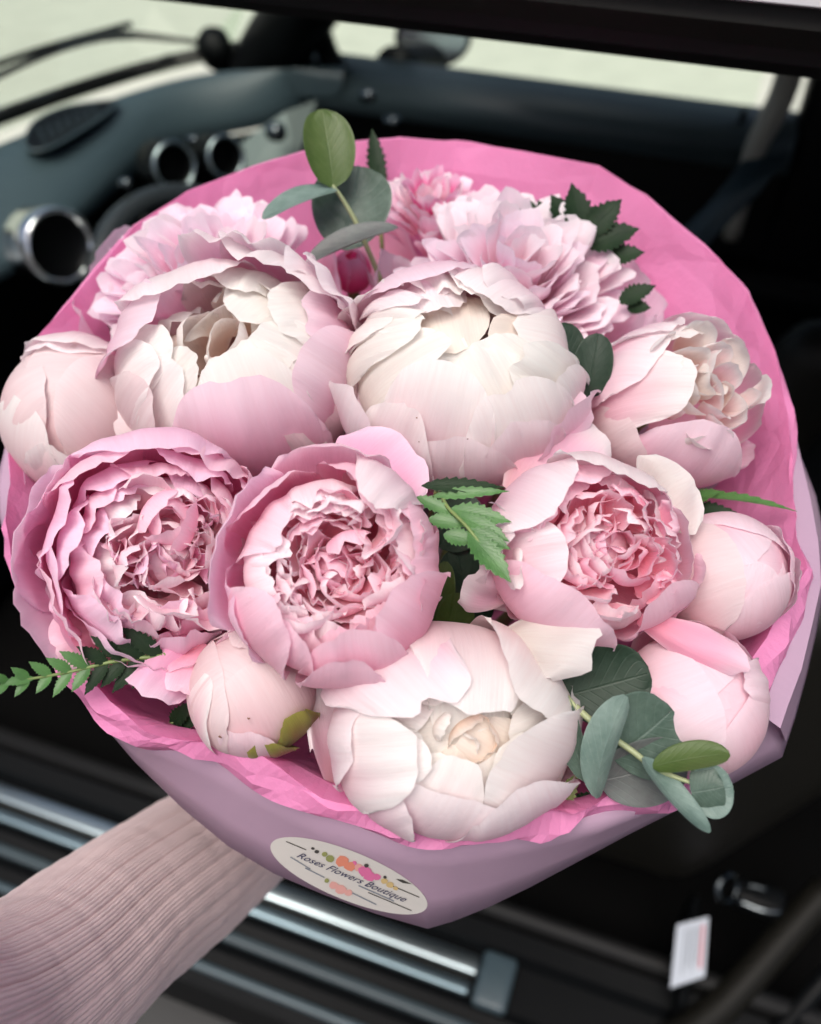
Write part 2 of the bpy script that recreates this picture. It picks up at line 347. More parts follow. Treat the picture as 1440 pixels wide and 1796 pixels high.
        w = Wd * (wb + (1 - wb) * np.sin(np.pi / 2 * np.clip(V / 0.75, 0, 1)) ** 0.9)
        x = U * w
        curv = np.maximum(rc, Wd * 0.65)
        nin = curv * (1 - np.cos(x / curv)) + ruf * (N2(U * fr * 0.8, V * 2) * sstep(0.3, 1, V) + 0.5 * N3(U * fr * 2.2, V * 2) * sstep(0.6, 1, V)) + 0.3 * ruf * N1(U, V * 2)
        t = curv * np.sin(x / curv) + twist * V * nin
        rr = r - np.cos(A) * nin; zz = z + np.sin(A) * nin
        if yaw:
            rm = r0 + L * 0.3 * dr[-1] * 0.7; cy, sy = math.cos(R_(yaw)), math.sin(R_(yaw))
            rr, t = rm + (rr - rm) * cy - t * sy, (rr - rm) * sy + t * cy
        c, q = math.cos(R_(phi)), math.sin(R_(phi))
        P = np.stack((rr * c - t * q + off[0], rr * q + t * c + off[1], zz), -1)
        return s.add(P, U, V, pal)
def tube(pts, rad, ns=10, sub=4):
    pts = [np.asarray(p, float) for p in pts]
    # Catmull-Rom through the points
    Q, Rr = [], []
    n = len(pts)
    for i in range(n - 1):
        p0, p1, p2, p3 = pts[max(i - 1, 0)], pts[i], pts[i + 1], pts[min(i + 2, n - 1)]
        for k in range(sub):
            t = k / sub
            Q.append(0.5 * ((2 * p1) + (-p0 + p2) * t + (2 * p0 - 5 * p1 + 4 * p2 - p3) * t * t + (-p0 + 3 * p1 - 3 * p2 + p3) * t ** 3)); Rr.append(rad[i] * (1 - t) + rad[i + 1] * t)
    Q.append(pts[-1]); Rr.append(rad[-1])
    v, f = [], []
    ref = np.array((0.31, 0.2, 0.93)); up = None
    for i, p in enumerate(Q):
        t = nrm(Q[min(i + 1, len(Q) - 1)] - Q[max(i - 1, 0)])
        a = nrm(np.cross(t, ref if up is None else np.cross(up, t))) if up is None else nrm(up - t * (up @ t))
        up = a; b = np.cross(t, a)
        for k in range(ns):
            an = 2 * math.pi * k / ns
            v.append(p + (a * math.cos(an) + b * math.sin(an)) * Rr[i])
    for i in range(len(Q) - 1):
        for k in range(ns):
            f.append((i * ns + k, i * ns + (k + 1) % ns, (i + 1) * ns + (k + 1) % ns, (i + 1) * ns + k))
    f.append(tuple(range(ns - 1, -1, -1))); f.append(tuple((len(Q) - 1) * ns + k for k in range(ns)))
    return pydata('tube', v, f)
def blade(name, A, B, hw, facing, bulge=0.1, cup=0.2, shape='round', pal=None, mat='euc', parent=None, seed=1, notch=0.0, ruf=0.0, n=(13, 20), teeth=0, wide=0.5, side=0.0, roll=0.0):
    """a leaf or loose petal from A to B; facing: direction its upper face looks to; bulge: bow of the spine, cup: lift of the edges (in half-widths)"""
    A = np.asarray(A, float); B = np.asarray(B, float)
    L = np.linalg.norm(B - A); d = (B - A) / L
    fz = nrm(np.asarray(facing) - d * (np.asarray(facing) @ d)); sx = np.cross(d, fz)
    if roll: c, s_ = math.cos(R_(roll)), math.sin(R_(roll)); fz, sx = fz * c + sx * s_, sx * c - fz * s_
    N1 = Noise(seed); N2 = Noise(seed + 2); N3 = Noise(seed + 4)
    if teeth: n = (n[0], teeth * 4 + 1)
    u = np.linspace(-1, 1, n[0]); v = np.linspace(0, 1, n[1]); U, V = np.meshgrid(u, v)
    if shape == 'round': w = np.sqrt(np.clip(1 - (2 * np.clip(V, 0.004, 0.996) - 1) ** 2, 0, 1)) ** 0.9 * (1 + (wide - 0.5) * (2 * V - 1))
    elif shape == 'lance': w = np.sin(np.pi * np.clip(V, 0.006, 0.994) ** (math.log(0.5) / math.log(wide))) ** 1.0
    else: w = (0.28 + 0.72 * np.sin(np.pi / 2 * np.clip(V / 0.7, 0, 1)) ** 0.9)
    if teeth:
        ph = (V * teeth) % 1.0
        w = w * (0.72 + 0.34 * ph)
    Vl = V
    if shape == 'petal': Vl = V * (1 - (0.5 * (1 - np.sqrt(np.clip(1 - np.abs(U) ** 2.3, 0, 1))) + notch * (0.6 * N1(U * 3) + 0.35 * N2(U * 8) + 0.15 * N3(U * 20))) * V ** 2)
    if teeth: Vl = Vl - 0.06 * np.abs(U) * (1 - V) + 0.05 * np.abs(U)
    h = bulge * L * 4 * V * (1 - V) + cup * hw * (U * w) ** 2 + ruf * hw * (N2(U * 2.5, V * 3) * (0.3 + 0.7 * V) + 0.4 * N3(U * 8, V * 2) * sstep(0.6, 1, V))
    P = A + d * (Vl * L)[..., None] + sx * (U * w * hw + side * L * V * (1 - V))[..., None] + fz * h[..., None]
    cols = petal_cols(pal, U, V, seed) if pal else None
    me = grid_mesh(name, P, cols)
    return link(name, me, M['petal' if pal else mat], parent)

TOCAM = -CZ
def ruffle(F, n, rout, z_edge, z_mid, pals, seed, L=(0.45, 0.7), Wd=(0.16, 0.27), off=(0, 0), curl=(-25, -75), tmin=0.0, notch=0.16, fr=3.0, ruf=0.06, lean=25, yaw=30):
    """crumpled inner petals of a double peony; tips reach z_edge at the ring and z_mid in the middle"""
    r = random.Random(seed)
    for i in range(n):
        t = tmin + (1 - tmin) * math.sqrt((i + 0.5) / n); ph = i * 137.508 + r.uniform(-40, 40); t = min(1.0, max(0.02, t + r.uniform(-.12, .08)))
        l = r.uniform(*L) * (0.8 + 0.25 * t); w = r.uniform(*Wd)
        zt = z_mid + (z_edge - z_mid) * t ** 1.6 + r.uniform(-0.06, 0.06)
        rr = rout * t
        a0 = lean * t + r.uniform(-16, 16); a1 = r.uniform(-25, 25); a2 = r.uniform(curl[1], curl[0]) * (0.35 + 0.65 * t)
        F.spine(rr - l * 0.15, zt - l * 0.86, ph, l, w, (a0 + 10, a0, a1, a2), rc=r.uniform(0.16, 0.42), pal=r.choice(pals), notch=notch, fr=fr, ruf=ruf, n=(15, 13), off=off, twist=r.uniform(-0.8, 0.8), yaw=r.gauss(0, yaw))

# ------------------------------------------------------------------ ground and car
M['ground'] = mat_plain('pale_concrete', (0.50, 0.52, 0.44), 0.9, bump=0.3, bscale=6, var=0.12)
M['black'] = mat_plain('black_plastic', (0.003, 0.0035, 0.004), 0.45, spec=0.12, bump=0.15, bscale=900)
M['seatcloth'] = mat_plain('black_leather', (0.0035, 0.0035, 0.004), 0.55, spec=0.25, bump=0.2, bscale=300)
M['dash'] = mat_plain('grey_soft_plastic', (0.042, 0.066, 0.078), 0.40, spec=0.6, bump=0.25, bscale=800)
M['trim'] = mat_plain('teal_grey_door_trim', (0.035, 0.052, 0.060), 0.45, bump=0.2, bscale=500)
M['rubber'] = mat_plain('rubber_seal', (0.005, 0.005, 0.005), 0.6, spec=0.3)
M['chrome'] = mat_plain('chrome', (0.80, 0.82, 0.84), 0.12, metal=1.0)
M['brushed'] = mat_plain('brushed_steel', (0.42, 0.50, 0.52), 0.28, metal=1.0)
M['silver'] = mat_plain('silver_panel', (0.17, 0.21, 0.20), 0.35, metal=0.3)
M['carpet'] = mat_plain('black_carpet', (0.0025, 0.0025, 0.0025), 0.95, spec=0.05, bump=0.8, bscale=900)
M['dark_chrome'] = mat_plain('dark_chrome', (.16, .18, .19), .2, metal=1.0)
M['wheel_rim'] = mat_plain('steering_leather', (.030, .036, .040), .35)
M['dull_steel'] = mat_plain('dull_blue_steel', (.20, .27, .30), .38, metal=1.0)
M['latch'] = mat_plain('black_nickel', (.07, .08, .085), .22, metal=1.0)
M['beige'] = mat_plain('grey_beige_trim', (0.30, 0.28, 0.24), 0.6)
M['olive'] = mat_plain('dark_taupe_leather', (0.007, 0.0065, 0.005), 0.5, spec=0.2, bump=0.2, bscale=250)
M['blue'] = mat_plain('blue_black_belt_fabric', (0.022, 0.040, 0.052), 0.5, bump=0.2, bscale=600)
M['paint'] = mat_plain('white_car_paint', (0.75, 0.76, 0.78), 0.25, coat=0.6)
M['label'] = mat_plain('white_label', (0.50, 0.54, 0.60), 0.6)
M['red_ink'] = mat_plain('red_ink', (0.55, 0.08, 0.10), 0.6)
M['grey_ink'] = mat_plain('grey_ink', (0.22, 0.24, 0.28), 0.6)
def mat_glass(name, tint):
    m, t, n, b = new_mat(name); L = t.links.new
    tr = n.new('ShaderNodeBsdfTransparent'); tr.inputs['Color'].default_value = (*tint, 1)
    gl = n.new('ShaderNodeBsdfGlossy'); gl.inputs['Roughness'].default_value = 0.02
    fr = n.new('ShaderNodeFresnel'); fr.inputs['IOR'].default_value = 1.45
    ms = n.new('ShaderNodeMixShader'); L(fr.outputs[0], ms.inputs[0]); L(tr.outputs[0], ms.inputs[1]); L(gl.outputs[0], ms.inputs[2])
    L(ms.outputs[0], n['Material Output'].inputs['Surface']); return m
M['glass'] = mat_glass('tinted_car_glass', (0.90, 0.97, 0.90))

def rbox(lo, hi, bev, frame=None, seg=3):
    """rounded box between two corners given in car coordinates (forward, lateral, up)"""
    bm = bmesh.new(); bmesh.ops.create_cube(bm, size=1)
    lo = np.minimum(lo, hi); hi = np.maximum(np.asarray(lo), hi)
    for v in bm.verts: v.co = [lo[k] + (v.co[k] + 0.5) * (hi[k] - lo[k]) for k in range(3)]
    bmesh.ops.bevel(bm, geom=bm.edges[:], offset=bev, segments=seg, profile=0.5, affect='EDGES')
    for v in bm.verts:
        q = np.array(v.co)
        if frame: q = frame(q)
        v.co = carp(*q)
    bmesh.ops.recalc_face_normals(bm, faces=bm.faces[:])
    me = bpy.data.meshes.new('box'); bm.to_mesh(me); bm.free(); return me
def extrude_f(prof, f0, f1):
    """profile of (lateral, up) points swept along the car's length"""
    n = len(prof); v = [carp(f0, *p) for p in prof] + [carp(f1, *p) for p in prof]
    f = [(i, (i + 1) % n, n + (i + 1) % n, n + i) for i in range(n)] + [tuple(range(n - 1, -1, -1)), tuple(range(n, 2 * n))]
    return pydata('extrusion', v, f)
def lathe(c, axis, prof, ns=40, squash=1.0):
    """prof: (radius, offset along axis) rings round the axis"""
    axis = nrm(axis); a = nrm(np.cross(axis, CU + 0.01 * CX)); b = np.cross(axis, a)
    P = np.array([[c + axis * z + (a * math.cos(2 * math.pi * k / ns) + b * squash * math.sin(2 * math.pi * k / ns)) * r for k in range(ns)] for r, z in prof])
    return grid_mesh('lathe', P, wrap=True)
def torus(c, axis, R0, r, ns=56, nr=12):
    axis = nrm(axis); a = nrm(np.cross(axis, CU + 0.01 * CX)); b = np.cross(axis, a)
    P = np.array([[c + (a * math.cos(2 * math.pi * k / ns) + b * math.sin(2 * math.pi * k / ns)) * (R0 + r * math.cos(2 * math.pi * j / nr)) + axis * r * math.sin(2 * math.pi * j / nr) for k in range(ns)] for j in range(nr + 1)])
    return grid_mesh('torus', P, wrap=True)
def cof(p): return np.array((p @ CF, p @ CL, p[2]))

gm = pydata('road', [(-150, -150, 0), (150, -150, 0), (150, 150, 0), (-150, 150, 0)], [(0, 1, 2, 3)])
M['asphalt'] = mat_plain('dark_asphalt', (0.05, 0.05, 0.05), 0.9, bump=0.5, bscale=120, var=0.2)
tag(link('road', gm, M['asphalt'], None, False), 'dark asphalt under the car', kind='structure')
gm = pydata('pavement', [carp(-100, 2.3, .004), carp(120, 2.3, .004), carp(120, 140, .004), carp(-100, 140, .004)], [(3, 2, 1, 0)])
tag(link('pavement', gm, M['ground'], None, False), 'pale pavement seen through the car windows', kind='structure')

car = empty('car', carp(0.2, 1.1, 0.0), 'open dark car interior with dashboard, door sill and far door behind the bouquet', 'car')
# floor pan and underbody, standing on wheels out of view
link('floor', rbox((-1.3, 0.44, 0.16), (1.45, 1.88, 0.29), 0.02), M['carpet'], car)
for ff in (1.55, -1.35):
    for ll in (0.52, 1.78):
        wh = link('wheel', torus(carp(ff, ll, 0.30), CL, 0.22, 0.08), M['rubber'], car)
# near sill: stepped black plastic with two bright steel strips (scuff plate)
s1a, s1b = cof(on_z(430, 1556, 0.385)), cof(on_z(838, 1703, 0.385))
Ls = (s1a[1] + s1b[1]) / 2
sill = link('door_sill', extrude_f([(Ls - .115, .20), (Ls - .115, .315), (Ls - .100, .325), (Ls - .070, .328), (Ls - .060, .352), (Ls - .034, .356), (Ls - .028, .372), (Ls + .026, .374), (Ls + .034, .392), (Ls + .060, .394), (Ls + .075, .33), (Ls + .075, .20)], -1.3, 1.45), M['black'], car, False)
fe = s1b[0]
for k, (l0, w, mt) in enumerate(((Ls + .008, .012, 'brushed'), (Ls - .0215, .008, 'dull_steel'))):
    link('scuff_strip', rbox((fe + .004 * k, l0 - w, .372), (1.3, l0 + w, .3835), .004), M[mt], sill)
link('scuff_inlay', rbox((fe + .006, Ls - .0145, .370), (1.3, Ls - .003, .377), .002), M['olive'], sill)
link('sill_ridge', rbox((-1.2, Ls - .064, .350), (1.35, Ls - .050, .362), .004), M['trim'], sill)
link('sill_ridge', rbox((-1.2, Ls - .100, .322), (1.35, Ls - .088, .334), .004), M['dash'], sill)
link('end_cap', rbox((fe - .045, Ls - .036, .368), (fe - .002, Ls + .030, .389), .006), M['dash'], sill)
link('seal_strip', extrude_f([(Ls + .062, .385), (Ls + .070, .408), (Ls + .086, .408), (Ls + .094, .385)], -1.3, 1.45), M['rubber'], sill)
# far door: panel, upper trim strip, glass
LF = 1.72
door = link('far_door', rbox((-.75, LF, .28), (.86, LF + .12, .93), .03), M['black'], car)
a0, a1 = cof(on_z(560, 98, .95)), cof(on_z(1300, 196, .95))
Lw = (a0[1] + a1[1]) / 2
link('door_trim', extrude_f([(Lw - .085, .885), (Lw - .060, .932), (Lw - .02, .948), (Lw + .03, .950), (Lw + .03, .885)], a1[0] - .10, a0[0] + .03), M['trim'], door)
link('armrest', rbox((-.35, LF - .09, .62), (.45, LF + .01, .70), .03), M['black'], door)
P = np.array([[carp(a0[0] + .02 + .25, Lw + .03, .93), carp(a1[0] - .02, Lw + .03, .93)], [carp(a0[0] - .25, Lw - .14, 1.40), carp(a1[0] - .02, Lw - .14, 1.40)]])
link('window_pane', grid_mesh('pane', P), M['glass'], door, False)
lock = on_l(1303, 205, Lw - .03); link('lock_pin', lathe(lock - CU * .012, CU, ((.0001, 0), (.006, 0), (.006, .02), (.004, .024), (.0001, .025))), M['black'], door)
# far rear pillar with pale trim
b0, b1 = on_l(1378, 150, Lw - .06), on_l(1320, 275, Lw - .10)
link('pillar_trim', tube([b0 + CU * .14, b0, lerp(b0, b1, .5), b1, b1 - CU * .15], [.022, .022, .021, .018, .015], 12), M['beige'], car)
c0 = cof(b0); link('far_rear_pillar', rbox((c0[0] - .30, LF - .02, .3), (c0[0] - .035, Lw + .06, 1.42), .03), M['black'], car)
# roof and near roof rail, far rail
n0, n1 = on_l(450, 4, .57), on_l(1440, 146, .57)
zr = (n0[2] + n1[2]) / 2
link('roof_rail', extrude_f([(.545, zr + .012), (.57, zr - .002), (.61, zr), (.64, zr + .02), (.64, zr + .06), (.56, zr + .075), (.535, zr + .05)], -1.3, .78), M['rubber'], car, False)
link('roof_seal', extrude_f([(.528, zr + .034), (.536, zr + .022), (.550, zr + .026), (.550, zr + .052), (.536, zr + .054)], -1.3, .80), M['olive'], car, False)
dz = on_l(1440, 4, .53)[2]; link('drip_rail', extrude_f([(.522, dz), (.530, dz - .003), (.536, dz), (.536, dz + .02), (.522, dz + .02)], -1.3, .7), M['paint'], car, False)
link('roof', rbox((-1.3, .58, zr + .066), (.62, 1.66, zr + .12), .03), M['paint'], car)
link('headliner', rbox((-1.3, .60, zr + .05), (.60, 1.64, zr + .068), .008), M['black'], car)
link('far_roof_rail', rbox((-1.3, Lw - .20, zr - .02), (.62, Lw - .10, zr + .08), .02), M['rubber'], car)
# windscreen: pane between dash line and roof front, far and near pillars
wsF = 1.18
pil0, pil1 = on_l(470, 110, Lw - .03), carp(.60, Lw - .15, zr)
link('far_front_pillar', tube([on_l(455, 150, Lw - .0), on_l(490, 75, Lw - .03), on_l(545, 0, Lw - .07), on_l(640, -120, Lw - .12)], [.075, .066, .06, .06], 14), M['black'], car)
link('quarter_trim', tube([on_l(600, 150, Lw - .02), on_l(575, 95, Lw - .02), on_l(560, 40, Lw - .05)], [.035, .022, .018], 12), M['black'], car)
link('near_front_pillar', tube([carp(1.35, .52, .90), carp(1.05, .55, 1.15), carp(.72, .60, zr + .03)], [.05, .045, .045], 12), M['black'], car)
P = np.array([[on_z(-260, 330, .955), on_z(0, 232, .955), on_z(200, 152, .955), on_z(400, 100, .955)],
              [carp(.70, .70, zr + .05), carp(.72, 1.0, zr + .06), carp(.72, 1.3, zr + .06), carp(.68, 1.60, zr + .05)]])
link('windscreen', grid_mesh('pane', P), M['glass'], car)
# dash
cols_px = [((-420, 400), (-420, 640)), ((-200, 315), (-200, 560)), ((0, 238), (0, 478)), ((100, 196), (105, 405)), ((200, 160), (195, 322)), ((300, 134), (285, 240)), ((390, 118), (400, 216)), ((470, 118), (500, 200)), ((545, 122), (590, 160)), ((600, 126), (620, 152))]
rows = [[], [], [], [], [], [], [], []]
for (w, e) in cols_px:
    A = on_z(*w, .955); B = on_z(*e, .885)
    rows[0].append(A - CU * .05); rows[1].append(A)
    rows[2].append(lerp(A, B, .3) + CU * .022); rows[3].append(lerp(A, B, .7) + CU * .022)
    rows[4].append(B + CU * .004); rows[5].append(B - CU * .02 + CF * .005); rows[6].append(B - CU * .10 + CF * .05); rows[7].append(B - CU * .5 + CF * .12)
dash = link('dashboard', grid_mesh('dash', np.array(rows[:6])), M['dash'], car)
link('dash_face', grid_mesh('face', np.array([[p - CU * .006 + CF * .004 for p in rows[5]], rows[6], rows[7]])), M['black'], dash)
md = dash.modifiers.new('s', 'SUBSURF'); md.levels = 2; md.render_levels = 3
link('dash_lower', rbox((cof(rows[6][2])[0] + .02, .55, .3), (cof(rows[6][2])[0] + .3, 1.68, .84), .04), M['black'], car)
link('dash_groove', tube([on_z(x, y, .975) for x, y in ((-60, 232), (60, 178), (160, 143), (250, 120), (310, 108))], [.005] * 5, 8), M['black'], dash)
# defroster vent with slats on the dash
vc = [(42, 250), (60, 215), (110, 190), (165, 180), (205, 178), (185, 200), (140, 230), (90, 258), (55, 264)]
vz = .962
vp = [on_z(x, y, vz) for x, y in vc]; cen = sum(vp) / len(vp)
vf = link('air_vent', tube(vp + [vp[0]], [.003] * (len(vp) + 1), 8), M['dash'], dash)
link('vent_shade', pydata('shade_patch', [cen + CU * .002] + [p + CU * .001 for p in vp], [(0, i + 1, (i + 1) % len(vp) + 1) for i in range(len(vp))]), M['black'], vf, False)  # flat black sheet on the dash, painting in the shade of a hollow
for k in range(7):
    q = .12 + k * .125; A = lerp(lerp(vp[0], vp[1], .5), lerp(vp[3], vp[4], .3), q); B = lerp(lerp(vp[8], vp[7], .3), vp[5], q)
    link('slat', tube([A + CU * .003, B + CU * .003], [.0012, .0012], 6), M['dash'], vf)
# round chrome vent at the dash end, gauges, silver panel, steering wheel
AX = nrm(-CF * .8 - CL * .45 + CU * .25)
def pod(name, px, py, l, rpx, mring, depth_, axis, ringw=.16, inner='black', sq=1.0):
    c = on_l(px, py, l); r = rpx / FPX * pix(c)[2]
    o = link(name, lathe(c, axis, ((r * .86, -depth_), (r, -depth_), (r * 1.02, -.01), (r, .004), (r * (1 - ringw * .5), .008), (r * (1 - ringw), .002), (r * (1 - ringw * 1.1), -.02))), M[mring], car)
    link('face', lathe(c, axis, ((.0001, -.012), (r * .5, -.013), (r * .9, -.014))), M[inner], o)
    return o
av = pod('round_air_vent', 104, 432, .86, 66, 'chrome', .05, nrm(-CF * .80 - CL * .25 + CU * .22), .16)
pod('gauge', 302, 290, 1.12, 40, 'black', .05, AX, .22); pod('gauge', 392, 275, 1.18, 36, 'black', .05, AX, .22)
for (x, y, l, r, axx) in ((302, 290, 1.12, 38, AX), (392, 275, 1.18, 34, AX)):
    c = on_l(x, y, l); link('gauge_ring', torus(c + AX * .008, AX, r / FPX * pix(c)[2], .0032), M['brushed'], car)
sp = [on_l(410, 262, 1.36), on_l(500, 196, 1.40), on_l(556, 176, 1.44), on_l(520, 285, 1.36), on_l(440, 300, 1.34)]
link('silver_console_panel', pydata('panel', sp + [p + CF * .03 - CU * .02 for p in sp], [(0, 1, 2, 3, 4), (9, 8, 7, 6, 5)] + [(i, (i + 1) % 5, 5 + (i + 1) % 5, 5 + i) for i in range(5)]), M['silver'], car, False)
for (x, y, l, r) in ((225, 322, 1.0, 9), (344, 246, 1.15, 8), (652, 168, 1.5, 12), (694, 214, 1.5, 11), (490, 232, 1.33, 16)):
    c = on_l(x, y, l); rr = r / FPX * pix(c)[2]
    link('switch_knob', lathe(c, AX, ((rr, -.02), (rr, 0), (rr * .7, rr * .4), (.0001, rr * .5)), 20), M['dark_chrome'], car)
swc = on_l(385, 560, .98); swa = nrm(-CF * .75 - CL * .12 + CU * .62)
sw = link('steering_wheel', torus(swc, swa, .185, .017), M['wheel_rim'], car)
link('hub', lathe(swc - swa * .03, swa, ((.0001, .03), (.05, .028), (.065, .01), (.06, -.02)), 32), M['black'], sw)
sa = nrm(np.cross(swa, CU))
for an in (20, 160, 270):
    dd = sa * math.cos(R_(an)) + np.cross(sa, swa) * -math.sin(R_(an))
    link('spoke', tube([swc - swa * .02, swc + dd * .185], [.02, .013], 10), M['black'], sw)
link('wheel_column', tube([swc - swa * .03, swc - swa * .3], [.045, .05], 16), M['black'], sw)
# wiper and bonnet edge beyond the windscreen
link('wiper', tube([on_z(-60, 160, .99), on_z(90, 92, .99), on_z(205, 62, .99), on_z(330, 72, .97), on_z(380, 78, .96)], [.006, .006, .009, .005, .005], 8), M['rubber'], car)
link('wiper_blade', tube([on_z(-60, 135, .985), on_z(60, 90, .985), on_z(230, 42, .985)], [.006, .006, .006], 6), M['black'], car)
link('scuttle', tube([on_z(-420, 372, .93), on_z(-150, 262, .93), on_z(0, 205, .93), on_z(150, 152, .93), on_z(300, 108, .93), on_z(420, 84, .93)], [.014] * 6, 10), M['rubber'], car)
c = on_z(376, 40, 1.0); link('washer_cap', lathe(c - CU * .06, nrm(CU - CL * .6), ((.022, -.03), (.035, 0), (.033, .04), (.02, .055), (.0001, .058)), 24), M['black'], car)
# far side mirror outside the window
mc = on_l(760, 66, Lw + .20)
mir = link('side_mirror', lathe(mc, nrm(-CL * .8 - CF * .3 + CU * .2), ((.0001, -.09), (.05, -.08), (.075, -.04), (.08, 0), (.074, .006), (.07, 0)), 36, .72), M['black'], car)
link('mirror_glass', lathe(mc, nrm(-CL * .8 - CF * .3 + CU * .2), ((.0001, -.001), (.035, -.001), (.071, -.001)), 36, .72), M['chrome'], mir)
link('mirror_foot', tube([mc - CU * .05 + CL * .03, on_l(690, 95, Lw + .04) - CU * .03], [.03, .045], 12), M['black'], mir)
# seats
def seat(name, f, l0, l1, mside):
    o = link(name, rbox((f - .48, l0, .34), (f + .05, l1, .52), .06), M['seatcloth'], car)
    lean = lambda q: np.array((q[0] - (q[2] - .45) * .30, q[1], q[2]))
    link('seat_back', rbox((f - .52, l0, .42), (f - .38, l1, 1.06), .06, lean), M['seatcloth'], o)
    for ll in (l0, l1): link('bolster', rbox((f - .50, ll - .045, .42), (f - .28, ll + .045, .98), .044, lean), M[mside], o)
    link('headrest', rbox((f - .46, (l0 + l1) / 2 - .13, 1.06), (f - .36, (l0 + l1) / 2 + .13, 1.24), .045, lean), M['seatcloth'], o)
    return o
ff = cof(on_l(1405, 420, .66))[0]
near_seat = seat('front_seat', ff + .38, .62, 1.05, 'olive')
seat('front_seat', ff + .12, 1.18, 1.62, 'blue')
belt = [on_l(1345, 275, 1.36), on_l(1290, 345, 1.34), on_l(1210, 425, 1.30), on_l(1150, 520, 1.22)]
bw = .03; Pb = np.array([[p - CF * bw + CU * .01 for p in belt], [p + CF * bw - CU * .01 for p in belt]])
sb = link('seat_belt', grid_mesh('belt', Pb), M['blue'], car); sm = sb.modifiers.new('s', 'SOLIDIFY'); sm.thickness = .002
# seat base details in the lower right: chrome latch, white label, dark trim arcs, grey bits
la = link('seat_latch', rbox(cof(on_z(1330, 1575, .455)) - (.030, .016, .02), cof(on_z(1330, 1575, .455)) + (.030, .016, .012), .008), M['black'], near_seat)
link('latch_ring', torus(on_z(1276, 1558, .47), nrm(TOCAM + CX * .5), .016, .0042, 32, 10), M['latch'], la)
link('latch_pin', tube([on_z(1296, 1580, .470), on_z(1335, 1596, .472), on_z(1368, 1600, .472)], [.003, .0035, .003], 10), M['dark_chrome'], la)
link('latch_pin', tube([on_z(1312, 1552, .472), on_z(1345, 1560, .472)], [.0035, .003], 10), M['latch'], la)
lz = .445
lp = [on_z(1188, 1622, lz), on_z(1243, 1608, lz), on_z(1236, 1712, lz), on_z(1176, 1732, lz)]
lab = link('white_label', pydata('label', lp + [p - CU * .004 for p in lp], [(3, 2, 1, 0), (4, 5, 6, 7)] + [(i, (i + 1) % 4, 4 + (i + 1) % 4, 4 + i) for i in range(4)]), M['label'], near_seat, False)
def lq(a, b): return lerp(lerp(lp[0], lp[1], a), lerp(lp[3], lp[2], a), b) + CU * .0012
for k in range(5):
    a = .80 - k * .13
    link('print_line', pydata('line', [lq(a, .12), lq(a + (.07 if k == 0 else .04), .12), lq(a + (.07 if k == 0 else .04), .85 - .1 * (k % 2)), lq(a, .85 - .1 * (k % 2))], [(3, 2, 1, 0)]), M['red_ink' if k == 0 else 'grey_ink'], lab, False)
link('label_bracket', rbox(cof(lp[3]) + (-.02, -.01, -.10), cof(lp[1]) + (.02, .03, -.008), .01), M['black'], near_seat)
link('seat_base_trim', tube([on_z(1180, 1830, .39), on_z(1270, 1760, .40), on_z(1370, 1650, .42), on_z(1450, 1560, .44)], [.022, .020, .020, .020], 14), M['olive'], near_seat)
link('seat_base_trim', tube([on_z(1330, 1850, .39), on_z(1400, 1770, .40), on_z(1470, 1690, .42)], [.012, .012, .012], 12), M['black'], near_seat)
gp = [on_z(892, 1712, .36), on_z(1000, 1738, .36), on_z(1010, 1830, .34), on_z(880, 1830, .33)]
link('kick_plate', pydata('plate', gp + [p - CU * .03 for p in gp], [(3, 2, 1, 0), (4, 5, 6, 7)] + [(i, (i + 1) % 4, 4 + (i + 1) % 4, 4 + i) for i in range(4)]), M['trim'], car, False)
for y in (1232, 1262, 1292): link('seat_rail_strip', tube([on_z(1418, y, .5), on_z(1500, y + 22, .5)], [.006, .006], 8), M['brushed'], near_seat)

